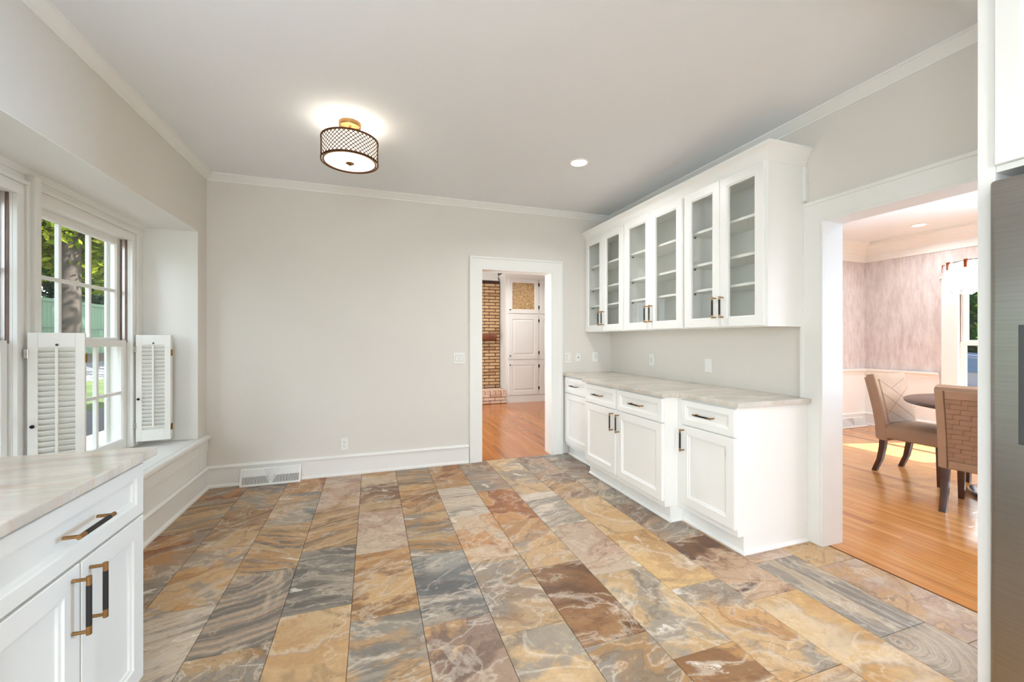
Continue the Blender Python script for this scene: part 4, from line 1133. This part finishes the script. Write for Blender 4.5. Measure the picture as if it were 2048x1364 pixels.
for ci, (a, b) in enumerate(((2.590, 3.232), (3.256, 3.898), (3.922, 4.56))):
    hx = a + 0.03 if ci != 1 else b - 0.03
    for zi, (za, zb) in enumerate(((0.150, 0.838), (0.872, 1.765), (1.800, 2.500))):
        if zi == 2 and ci == 0:
            d = MB(Mc).rect_loft(a, b, za, zb, [(0, 0), (0, 0.018), (0.002, 0.02), (0.075, 0.02), (0.083, 0.012), (0.083, 0.0)], closed=True).build('door', 'living_paint', cup)
            MB(Mc).box(a + 0.078, b - 0.078, 0.003, 0.009, za + 0.078, zb - 0.078).build('textured_pane', 'amber_glass', d, label='amber textured glass pane')
        else:
            d = raised_front('door', cup, Mc, a, b, za, zb, 'living_paint', s=0.085)
        kz = {0: zb - 0.08, 1: za + 0.07, 2: za + 0.07}[zi]
        kn = MB(Mc); kn.cyl((hx, 0.02, kz), (hx, 0.032, kz), 0.006, n=10); kn.cyl((hx, 0.032, kz), (hx, 0.045, kz), 0.014, 0.011, 12); kn.build('knob', 'black_metal', d)
        hxx = b + 0.012 if ci != 1 else a - 0.012
        for zz in (za + 0.10, zb - 0.14):
            MB(Mc).box(hxx - 0.012 + (0.0 if ci != 1 else 0.012), hxx + (0.0 if ci != 1 else 0.024) - (0.0 if ci != 1 else 0.012), 0.016, 0.026, zz, zz + 0.06).build('hinge', 'black_metal', d)

# ------------------------------------------------------------------ dining room
DCROWN = [(0, -0.27), (0.014, -0.27), (0.016, -0.17), (0.030, -0.160), (0.040, -0.140), (0.085, -0.075), (0.105, -0.055), (0.125, -0.050), (0.130, -0.035), (0.150, -0.030), (0.150, 0.0), (0, 0)]
crown('trim_12', [(DX0, 4.17, ZC), (DX1, 4.17, ZC)], [(1, -1), (-1, -1)], 'deep white cornice over the dining room back wall', DCROWN)
crown('trim_13', [(DX1, 4.17, ZC), (DX1, DY0, ZC)], [(-1, -1), (-1, 1)], 'deep white cornice over the dining room window wall', DCROWN)
def wainscot(name, box, label):
    mb = MB(); mb.box(*box); return struct(name, mb, 'white_trim', label, 'wainscot')
wainscot('trim_14', (DX0 + 0.13, DX1 - 0.001, 4.158, 4.1695, 0, 0.78), 'white wainscot panel on the dining room back wall')
wainscot('trim_15', (DX1 - 0.012, DX1 - 0.0005, 3.302, 4.157, 0, 0.78), 'white wainscot panel left of the dining room window')
wainscot('trim_16', (DX1 - 0.012, DX1 - 0.0005, DY0, 0.378, 0, 0.78), 'white wainscot panel at the far end of the window wall')
wainscot('trim_20', (DX1 - 0.012, DX1 - 0.0005, 1.622, 2.048, 0, 0.78), 'white wainscot panel between the dining room windows')
RAIL = [(0, 0.76), (0.014, 0.76), (0.016, 0.785), (0.030, 0.800), (0.040, 0.815), (0.040, 0.832), (0.012, 0.838), (0, 0.838)]
mb = MB(); mb.loops(mitre_run(RAIL, [(DX0 + 0.13, 4.158, 0), (DX1 - 0.012, 4.158, 0), (DX1 - 0.012, 3.302, 0)], [(0, -1), (-1, -1), (-1, 0)]))
struct('trim_17', mb, 'white_trim', 'white chair rail around the dining room corner', 'chair rail')
mb = MB(); mb.loops(mitre_run(BASE, [(DX0 + 0.13, 4.158, 0), (DX1 - 0.012, 4.158, 0), (DX1 - 0.012, DY0, 0)], [(0, -1), (-1, -1), (-1, 0)]))
struct('baseboard_dining', mb, 'white_trim', 'white baseboard around the dining room corner', 'baseboard')

def dining_window(n, y0, y1, z0, z1, label):
    x = DX1
    mb = MB(); t = 0.012
    mb.box(x, x + 0.17, y0 - t, y0, z0, z1 + t); mb.box(x, x + 0.17, y1, y1 + t, z0, z1 + t); mb.box(x, x + 0.17, y0 - t, y1 + t, z1, z1 + t); mb.box(x, x + 0.21, y0 - t, y1 + t, z0 - 0.02, z0)
    root = tag(mb.build('window_%d' % n, 'white_trim'), label, 'window', kind='structure')
    w = 0.16
    MB().box(x - 0.024, x, y1, y1 + w, z0 - 0.1, z1).build('casing', 'white_trim', root, bevel=0.003)
    MB().box(x - 0.024, x, y0 - w, y0, z0 - 0.1, z1).build('casing', 'white_trim', root, bevel=0.003)
    MB().box(x - 0.024, x, y0 - w, y1 + w, z1, z1 + 0.11).build('head_casing', 'white_trim', root, bevel=0.003)
    MB().box(x - 0.034, x, y0 - w - 0.018, y1 + w + 0.018, z1 + 0.11, z1 + 0.128).build('back_band', 'white_trim', root, bevel=0.003)
    MB().box(x - 0.07, x + 0.01, y0 - w, y1 + w, z0 - 0.035, z0 - 0.005).build('stool', 'white_trim', root, bevel=0.006)
    zm = 1.225
    M0 = frame_mat((x + 0.05, 0, 0), (0, 1, 0), (-1, 0, 0))
    for nm, a, b, off in (('upper_sash', zm - 0.015, z1, 0.045), ('lower_sash', z0, zm + 0.02, 0.005)):
        M = frame_mat((x + 0.05 + off, 0, 0), (0, 1, 0), (-1, 0, 0)); th = 0.034; st = 0.05
        s = MB(M).rect_loft(y0 + 0.004, y1 - 0.004, a, b, [(0, 0), (0, th), (st - 0.006, th), (st, th - 0.008), (st, 0)], closed=True).build(nm, 'white_trim', root)
        MB(M).box(y0 + st, y1 - st, 0.014, 0.017, a + st - 0.002, b - st + 0.002).build('pane', 'window_glass', s)
    MB().box(x + 0.02, x + 0.04, y1 - 0.004, y1, zm, z1).build('jamb_track', 'track_brown', root)
    return root
dining_window(3, *DWIN[0], 'white sash window in the pink dining room wall')
dining_window(4, *DWIN[1], 'white sash window farther along the dining room wall')

# upholstered chairs
def section(y, z, w, t, tilt):
    c, s = math.cos(tilt), math.sin(tilt); r = 0.012; P = []
    for sx, sy, a0 in ((1, -1, -90), (1, 1, 0), (-1, 1, 90), (-1, -1, 180)):
        for k in range(4):
            a = R(a0 + 30 * k)
            P.append((sx * (w / 2 - r) + r * math.cos(a), sy * (t / 2 - r) + r * math.sin(a)))
    return [(u, y + v * c, z + v * s) for u, v in P]
def chair(label, loc, rot):
    """faces local -y; the rear feet stand at y=0.265"""
    root = thing('dining_chair', label, 'chair', loc, rot, 'tan upholstered dining chairs', local=True)
    W = 0.47
    # seat with crowned cushion
    mb = MB(); L = []
    for z, ins in ((0.335, 0.012), (0.345, 0.0), (0.425, 0.0), (0.452, 0.012), (0.472, 0.05), (0.482, 0.12)):
        ins += 0.003; L.append([(-W / 2 + ins, -0.285 + ins, z), (W / 2 - ins, -0.285 + ins, z), (W / 2 - ins, 0.16, z), (-W / 2 + ins, 0.16, z)])
    mb.loops(L); mb.build('seat', 'upholstery', root, bevel=0.008, smooth=True)
    # backrest: swept slab, leaning back
    ctl = [(0.165, 0.315, 0.03), (0.172, 0.45, 0.08), (0.195, 0.60, 0.16), (0.230, 0.76, 0.22), (0.268, 0.915, 0.25), (0.272, 0.93, 0.25)]
    mb = MB(); mb.loops([section(y, z, W - (0.012 if i == len(ctl) - 1 else 0), 0.075 - (0.012 if i == len(ctl) - 1 else 0), -t) for i, (y, z, t) in enumerate(ctl)])
    back = mb.build('backrest', 'upholstery', root, smooth=True)
    def on_back(u, f, off):   # u across, f 0..1 up, off outwards at the rear (+) or front (-)
        f = f * (len(ctl) - 2); i = min(int(f), len(ctl) - 3); t = f - i
        y = ctl[i][0] * (1 - t) + ctl[i + 1][0] * t; z = ctl[i][1] * (1 - t) + ctl[i + 1][1] * t
        a = ctl[i][2] * (1 - t) + ctl[i + 1][2] * t
        return Vector((u, y + off * math.cos(a), z - off * math.sin(a)))
    # quilted front pad
    mb = MB(); u0, u1 = -W / 2 + 0.038, W / 2 - 0.038
    for i in range(8):
        fa, fb = 0.30 + 0.64 * i / 8, 0.30 + 0.64 * (i + 1) / 8
        mb.add([on_back(u0, fa, -0.036), on_back(u1, fa, -0.036), on_back(u1, fb, -0.036), on_back(u0, fb, -0.036),
                on_back(u0 + 0.01, fa, -0.045), on_back(u1 - 0.01, fa, -0.045), on_back(u1 - 0.01, fb, -0.045), on_back(u0 + 0.01, fb, -0.045)],
               [(4, 5, 6, 7), (0, 4, 7, 3), (5, 1, 2, 6)] + ([(0, 1, 5, 4)] if i == 0 else []) + ([(7, 6, 2, 3)] if i == 7 else []))
    pad = mb.build('front_pad', 'upholstery', back, smooth=True)
    sm = MB()
    for (ua, fa, ub, fb) in ((-1, 0.94, 1, 0.55), (-1, 0.74, 1, 0.34), (-1, 0.50, 0.4, 0.30), (1, 0.94, -0.2, 0.80), (1, 0.80, -1, 0.42)):
        sm.tube([on_back(u0 * -ua * -1 if False else (u0 if ua == -1 else (u1 if ua == 1 else ua * u1)) * (1 - t) + (u0 if ub == -1 else (u1 if ub == 1 else ub * u1)) * t, fa * (1 - t) + fb * t, -0.0455) for t in (0, 0.25, 0.5, 0.75, 1)], 0.0012, 5)
    tag(sm.build('quilting', 'seam', back), kind='stuff')
    # rear border, sunk woven panel of overlapping straps
    bd = MB(); bw = 0.055
    for (a0, a1, f0, f1) in ((-W / 2, -W / 2 + bw, 0.02, 0.99), (W / 2 - bw, W / 2, 0.02, 0.99), (-W / 2 + bw, W / 2 - bw, 0.02, 0.12), (-W / 2 + bw, W / 2 - bw, 0.90, 0.99)):
        n = 8
        for i in range(n):
            fa, fb = f0 + (f1 - f0) * i / n, f0 + (f1 - f0) * (i + 1) / n
            q = [on_back(a0, fa, 0.03), on_back(a1, fa, 0.03), on_back(a1, fb, 0.03), on_back(a0, fb, 0.03), on_back(a0 + 0.006, fa, 0.054), on_back(a1 - 0.006, fa, 0.054), on_back(a1 - 0.006, fb, 0.054), on_back(a0 + 0.006, fb, 0.054)]
            bd.add(q, [(4, 5, 6, 7), (0, 4, 7, 3), (5, 1, 2, 6), (0, 1, 5, 4), (7, 6, 2, 3)])
    bd.build('rear_border', 'upholstery', back)
    rows, pw = 13, 0.092
    for r in range(rows):
        fa, fb = 0.125 + 0.77 * r / rows, 0.125 + 0.77 * (r + 1) / rows - 0.004
        x = -W / 2 + bw - (pw / 2 if r % 2 else 0.0) + (r % 3) * 0.008
        while x < W / 2 - bw:
            a, b = max(x, -W / 2 + bw), min(x + pw - 0.002, W / 2 - bw); x += pw
            if b - a < 0.012: continue
            lo_, hi_ = 0.040, 0.0475
            mp = MB().add([on_back(a, fa, 0.036), on_back(b, fa, 0.036), on_back(b, fb, 0.036), on_back(a, fb, 0.036), on_back(a + 0.002, fa, lo_), on_back(b - 0.001, fa, hi_), on_back(b - 0.001, fb, hi_), on_back(a + 0.002, fb, lo_)],
                          [(4, 5, 6, 7), (0, 4, 7, 3), (5, 1, 2, 6), (0, 1, 5, 4), (7, 6, 2, 3)])
            mp.build('woven_strap', 'upholstery_weave', back)
    # legs
    for sx in (-1, 1):
        x = sx * (W / 2 - 0.035)
        mb = MB(); mb.loops([[(x + a * w, y + b * w, z) for a, b in ((-1, -1), (1, -1), (1, 1), (-1, 1))] for y, z, w in ((0.17, 0.345, 0.024), (0.178, 0.24, 0.023), (0.20, 0.12, 0.021), (0.245, 0.0, 0.019))])
        mb.build('leg', 'walnut', root, bevel=0.003, smooth=True)
        mb = MB(); mb.loops([[(x + a * w, -0.245 + b * w, z) for a, b in ((-1, -1), (1, -1), (1, 1), (-1, 1))] for z, w in ((0.345, 0.024), (0.0, 0.017))])
        mb.build('leg', 'walnut', root, bevel=0.003, smooth=True)
    return root
chair('tan upholstered dining chair facing the table with its quilted front showing', (4.83, 2.42, 0), 0.0)
ang2 = math.atan2(0.22, 0.976)            # facing direction of the near chair
c2 = Vector((0.20, 0.245)); rot2 = ang2 + math.pi / 2
px = math.cos(rot2) * c2.x - math.sin(rot2) * c2.y; py = math.sin(rot2) * c2.x + math.cos(rot2) * c2.y
chair('tan upholstered dining chair with woven back turned to the opening', (3.985 - px, 1.86 - py, 0), rot2)

TBX, TBY = 4.85, 1.75
tb = thing('dining_table', 'round dark walnut pedestal dining table', 'table', (TBX, TBY, 0))
MB().lathe((TBX, TBY, 0), [(0.675, 0.718), (0.70, 0.724), (0.71, 0.735), (0.71, 0.750), (0.70, 0.757)], 64).build('tabletop', 'table_wood', tb, smooth=True)
MB().lathe((TBX, TBY, 0), [(0.14, 0.035), (0.09, 0.08), (0.075, 0.3), (0.09, 0.6), (0.2, 0.717)], 32).build('pedestal', 'black_metal', tb, smooth=True)
b_ = MB().lathe((TBX, TBY, 0), [(0.31, 0.0), (0.316, 0.005), (0.316, 0.03)], 48).build('base', 'black_metal', tb, smooth=True)
MB().lathe((TBX, TBY, 0), [(0.316, 0.03), (0.320, 0.034), (0.310, 0.037), (0.145, 0.038)], 48).build('base_rim', 'steel_rim', b_, smooth=True)

# chandelier: ring with overlapping wavy glass petals held by copper clips
CHX, CHY = 4.83, 1.88
ch = thing('chandelier', 'drum chandelier of wavy clear glass plates with copper clips', 'chandelier', (CHX, CHY, ZC))
mb = MB(); mb.cyl((CHX, CHY, ZC - 0.001), (CHX, CHY, ZC - 0.03), 0.07, n=24); mb.cyl((CHX, CHY, ZC - 0.03), (CHX, CHY, 1.90), 0.006)
mb.build('canopy_and_rod', 'copper', ch, smooth=True)
mb = MB(); rc = 0.305
mb.loops([[(CHX + r_ * math.cos(a), CHY + r_ * math.sin(a), 1.905 + dz) for r_, dz in ((rc - 0.006, -0.008), (rc + 0.006, -0.008), (rc + 0.006, 0.008), (rc - 0.006, 0.008))] for a in [2 * math.pi * k / 64 for k in range(64)]], closed=True)
for k in range(3): a = k * math.pi / 3; mb.cyl((CHX + rc * math.cos(a), CHY + rc * math.sin(a), 1.905), (CHX - rc * math.cos(a), CHY - rc * math.sin(a), 1.905), 0.004)
mb.build('ring', 'steel_rim', ch, smooth=True)
def petal_mesh():
    mb = MB(); L = []
    for i in range(11):
        f = i / 10; z = -0.235 * f
        w = 0.052 if f < 0.72 else 0.052 * math.sqrt(max(0.02, 1 - ((f - 0.72) / 0.29) ** 2))
        bul = 0.008 * math.sin(f * 9)
        L.append([(-w, bul, z), (w, bul, z), (w, bul + 0.006, z), (-w, bul + 0.006, z)])
    mb.loops(L)
    return mb.mesh('glass_petal', 'wavy_glass', None, 0.0, True)
pm = petal_mesh()
clip = MB().box(-0.010, 0.010, -0.004, 0.016, -0.055, 0.012).mesh('clip', 'copper', None, 0.003)
for k in range(26):
    a = 2 * math.pi * k / 26; r_ = rc + (0.010 if k % 2 else 0.020)
    o = put('glass_petal', pm, ch, (CHX + r_ * math.cos(a), CHY + r_ * math.sin(a), 1.905), (0, 0, a - math.pi / 2))
    if k % 2 == 0: put('clip', clip, ch, (CHX + (r_ + 0.004) * math.cos(a), CHY + (r_ + 0.004) * math.sin(a), 1.905), (0, 0, a - math.pi / 2))
cl = bpy.data.lights.new('chandelier_bulbs', 'POINT'); cl.energy = 22; cl.color = (1, 0.95, 0.88); cl.shadow_soft_size = 0.1
co = bpy.data.objects.new('chandelier_bulbs', cl); co.location = (0, 0, 1.80 - ZC); co.parent = ch; COL.objects.link(co)
plate('power_outlet', 'white outlet under the table on the dining room window wall', 'outlet', frame_mat((DX1 - 0.013, 3.56, 0.33), (0, 1, 0), (-1, 0, 0)), kind='outlet')

# ------------------------------------------------------------------ outdoors, left side
def strip(name, xa, xb, mat, label, cat, ya=-12, yb=40, n=1):
    zf = lambda x: -0.2 + 0.21 * (abs(x) - 3.0)
    mb = MB(); mb.loops([[(xa, ya, zf(xa)), (xb, ya, zf(xb)), (xb, ya, zf(xb) - 0.2), (xa, ya, zf(xa) - 0.2)], [(xa, yb, zf(xa)), (xb, yb, zf(xb)), (xb, yb, zf(xb) - 0.2), (xa, yb, zf(xa) - 0.2)]])
    return struct(name, mb, mat, label, cat)
strip('ground_paving', XWIN - 0.125, -3.7, 'pavers', 'pale paving beside the house', 'paving')
strip('ground_drive', -3.7, -4.4, 'asphalt', 'strip of grey drive beyond the paving', 'path')
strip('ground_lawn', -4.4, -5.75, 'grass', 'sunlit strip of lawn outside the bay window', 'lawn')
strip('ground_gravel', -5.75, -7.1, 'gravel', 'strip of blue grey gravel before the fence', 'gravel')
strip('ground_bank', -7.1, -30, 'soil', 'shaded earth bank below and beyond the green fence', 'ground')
fz = 0.80
fence = thing('board_fence', 'long green board fence behind the tree', 'fence', (-8.0, 14.0, fz))
bm_ = MB().box(-0.012, 0.012, -0.073, 0.073, 0, 1.53).mesh('board', 'fence_green', None, 0.003, seg=1)
y = -9.0
while y < 30: put('board', bm_, fence, (-8.0, y, fz)); y += 0.149
MB().box(-7.985, -7.955, -9.1, 30, fz + 1.46, fz + 1.55).build('cap_rail', 'fence_green', fence)
MB().tube([(-7.80, -9, 1.575), (-7.80, 10, 1.572), (-7.80, 30, 1.575)], 0.012, 6).build('wire', 'wire', fence)
mp = MB()
for yy in (-9.0, 10.0, 30.0): mp.box(-7.988, -7.79, yy - 0.02, yy + 0.02, 1.54, 1.61)
mp.build('wire_bracket', 'wire', fence)

def leaf_cloud(name, centre, rad, n, size, mat, parent, seed, clumps=40, squash=1.0):
    rnd = random.Random(seed); V, F = [], []
    cl = []
    for _ in range(clumps):
        while True:
            p = Vector((rnd.uniform(-1, 1), rnd.uniform(-1, 1), rnd.uniform(-1, 1)))
            if p.length < 1: break
        cl.append(Vector((centre[0] + p.x * rad[0], centre[1] + p.y * rad[1], centre[2] + p.z * rad[2])))
    cr = min(rad) * 0.36
    for i in range(n):
        c = rnd.choice(cl); d = Vector((rnd.gauss(0, 1), rnd.gauss(0, 1), rnd.gauss(0, 0.7))) * cr * 0.55
        p = c + d
        nrm = Vector((rnd.gauss(0, 1), rnd.gauss(0, 1), rnd.gauss(0.6, 1))).normalized()
        a = nrm.orthogonal().normalized(); ang = rnd.uniform(0, 6.28)
        b = nrm.cross(a); a, b = a * math.cos(ang) + b * math.sin(ang), b * math.cos(ang) - a * math.sin(ang)
        s = size * rnd.uniform(0.6, 1.3)
        k = len(V)
        V += [tuple(p - a * s), tuple(p + b * s * 0.45 + nrm * s * 0.12), tuple(p + a * s), tuple(p - b * s * 0.45 + nrm * s * 0.12)]
        F.append((k, k + 1, k + 2, k + 3))
    me = bpy.data.meshes.new(name); org = ORG.get(parent.name, Vector((0, 0, 0)))
    me.from_pydata([tuple(Vector(v) - org) for v in V], [], F); me.materials.append(MATS[mat])
    o = bpy.data.objects.new(name, me); COL.objects.link(o); o.parent = parent; o['kind'] = 'stuff'
    return o
def gz(x): return -0.2 + 0.21 * (abs(x) - 3.0)
def tree(label, x, y, r, h, crowns, seed, group, mat_bark='bark', cat='tree', z=None):
    z = gz(x) if z is None else z
    t = thing('tree', label, cat, (x, y, z), group=group)
    rnd = random.Random(seed)
    pts, rs = [], []
    for i in range(9):
        f = i / 8; pts.append((x + rnd.uniform(-0.04, 0.04) + f * 0.15, y + rnd.uniform(-0.04, 0.04), z - 0.1 + h * f)); rs.append(r * (1.25 if i == 0 else 1 - 0.45 * f))
    MB().tube(pts, rs, 14).build('trunk', mat_bark, t, smooth=True)
    for k in range(4):
        a = rnd.uniform(0, 6.28); q = pts[5 + k % 3]
        MB().tube([q, (q[0] + math.cos(a) * 0.6, q[1] + math.sin(a) * 0.6, q[2] + 0.6), (q[0] + math.cos(a) * 1.6, q[1] + math.sin(a) * 1.6, q[2] + 1.3)], [r * 0.4, r * 0.28, r * 0.12], 8).build('branch', mat_bark, t, smooth=True)
    for i, (c, rad, n, s, m, cl) in enumerate(crowns): leaf_cloud('foliage', c, rad, n, s, m, t, seed * 10 + i, cl)
    return t
tree('large tree trunk with yellow green leaves outside the bay window', -6.26, 11.6, 0.21, 6.0,
     [((-5.9, 12.6, 3.9), (1.5, 1.2, 1.5), 5200, 0.10, 'leaf_bright', 40), ((-6.9, 11.4, 4.3), (1.6, 1.2, 1.0), 3000, 0.10, 'leaf_bright', 30),
      ((-3.6, 12.4, 8.2), (4.2, 7.0, 2.2), 16000, 0.17, 'leaf_mid', 150)], 3, None)  # last, high crown is out of view, added to shade fence and lawn
TG = 'leafy trees beyond the green fence'
for i, (x, y, hh, m, lab) in enumerate([
    (-11.4, 2.4, 7.0, 'leaf_mid', 'mid green tree beyond the fence opposite the bay'),
    (-11.4, -4.2, 7.0, 'leaf_dark', 'dark green tree beyond the front end of the fence'),
    (-11.4, 9.0, 6.5, 'leaf_dark', 'dark green tree beyond the fence near the house end'),
    (-11.4, 15.6, 6.5, 'leaf_mid', 'mid green tree beyond the fence at the left of the view'),
    (-11.4, 22.2, 7.0, 'leaf_dark', 'dark green tree beyond the fence behind the trunk'),
    (-11.4, 28.8, 7.0, 'leaf_bright', 'light green tree beyond the fence at the right of the view'),
    (-17.8, 18.6, 10.0, 'leaf_dark', 'tall dark tree far behind the fence'),
    (-17.8, 26.4, 10.0, 'leaf_mid', 'tall mid green tree far behind the fence'),
    (-17.8, 34.4, 10.0, 'leaf_dark', 'farthest dark tree along the fence')]):
    tree(lab, x, y, 0.16, hh * 0.8, [((x, y, gz(x) + hh * 0.42), (1.9, 2.2, hh * 0.42), 9000, 0.15, m, 110)], 40 + i, TG)

# ------------------------------------------------------------------ outdoors, dining side
struct('ground_right', MB().box(DX1 + 0.2, 40, -20, 30, -0.6, -0.42), 'grass', 'lawn outside the dining room window', 'lawn')
struct('ground_rear', MB().box(-30, 40, -30, YK - 0.15, -0.6, -0.45), 'grass', 'lawn behind the kitchen', 'lawn')
SG = 'shrubs outside the dining room window'
for i, (x, y) in enumerate([(15.6, 6.4), (15.6, 11.2), (15.6, 1.6), (20.2, 8.8), (15.6, -3.2), (20.2, 13.6)]):
    tree(('broad green shrub straight outside the dining room window', 'green shrub left of the dining window view', 'green shrub right of the dining window view', 'taller shrub behind the others', 'shrub far to the right outside', 'shrub far to the left outside')[i],
         x, y, 0.08, 3.2, [((x, y, 1.7), (1.25, 1.4, 1.9), 6000, 0.13, 'leaf_dark' if i % 2 else 'leaf_mid', 70)], 70 + i, SG, cat='shrub', z=-0.42)
# dark blue car parked on the lawn edge
car = thing('car', 'dark blue parked car seen through the dining room window', 'car', (12.2, 5.0, -0.42), R(105), local=True)
prof = [(-2.1, 0.35), (-2.15, 0.70), (-1.95, 0.88), (-1.25, 0.95), (-0.60, 1.33), (0.35, 1.40), (1.15, 1.10), (1.75, 0.98), (2.1, 0.72), (2.12, 0.35)]
mb = MB(); mb.loops([[(x, -0.86 + (0.16 if z > 1.0 else 0.0), z) for x, z in prof], [(x, 0.86 - (0.16 if z > 1.0 else 0.0), z) for x, z in prof]])
body = mb.build('body', 'car_blue', car, bevel=0.05, seg=3, smooth=True)
for s in (-1, 1):
    mb = MB(); mb.loops([[(x, s * (0.80 - 0.10 * max(0, (z - 1.0) / 0.3) * 0 - (0.06 if z > 1.1 else -0.065)), z) for x, z in ((-1.0, 1.0), (-0.55, 1.26), (0.30, 1.33), (0.95, 1.05))], [(x, s * (0.80 - (0.06 if z > 1.1 else -0.065)) - s * 0.03, z) for x, z in ((-1.0, 1.0), (-0.55, 1.26), (0.30, 1.33), (0.95, 1.05))]])
    mb.build('side_window', 'car_glass', body)
    MB().box(-1.3, 1.5, s * 0.862, s * 0.875, 0.60, 0.64).build('side_moulding', 'chrome', body)
    for wx in (-1.3, 1.35):
        w = MB(); w.cyl((wx, s * 0.66, 0.31), (wx, s * 0.88, 0.31), 0.31, n=28); w = w.build('wheel', 'tyre', car)
        MB().cyl((wx, s * 0.88, 0.31), (wx, s * 0.89, 0.31), 0.19, n=20).build('hubcap', 'chrome', w)
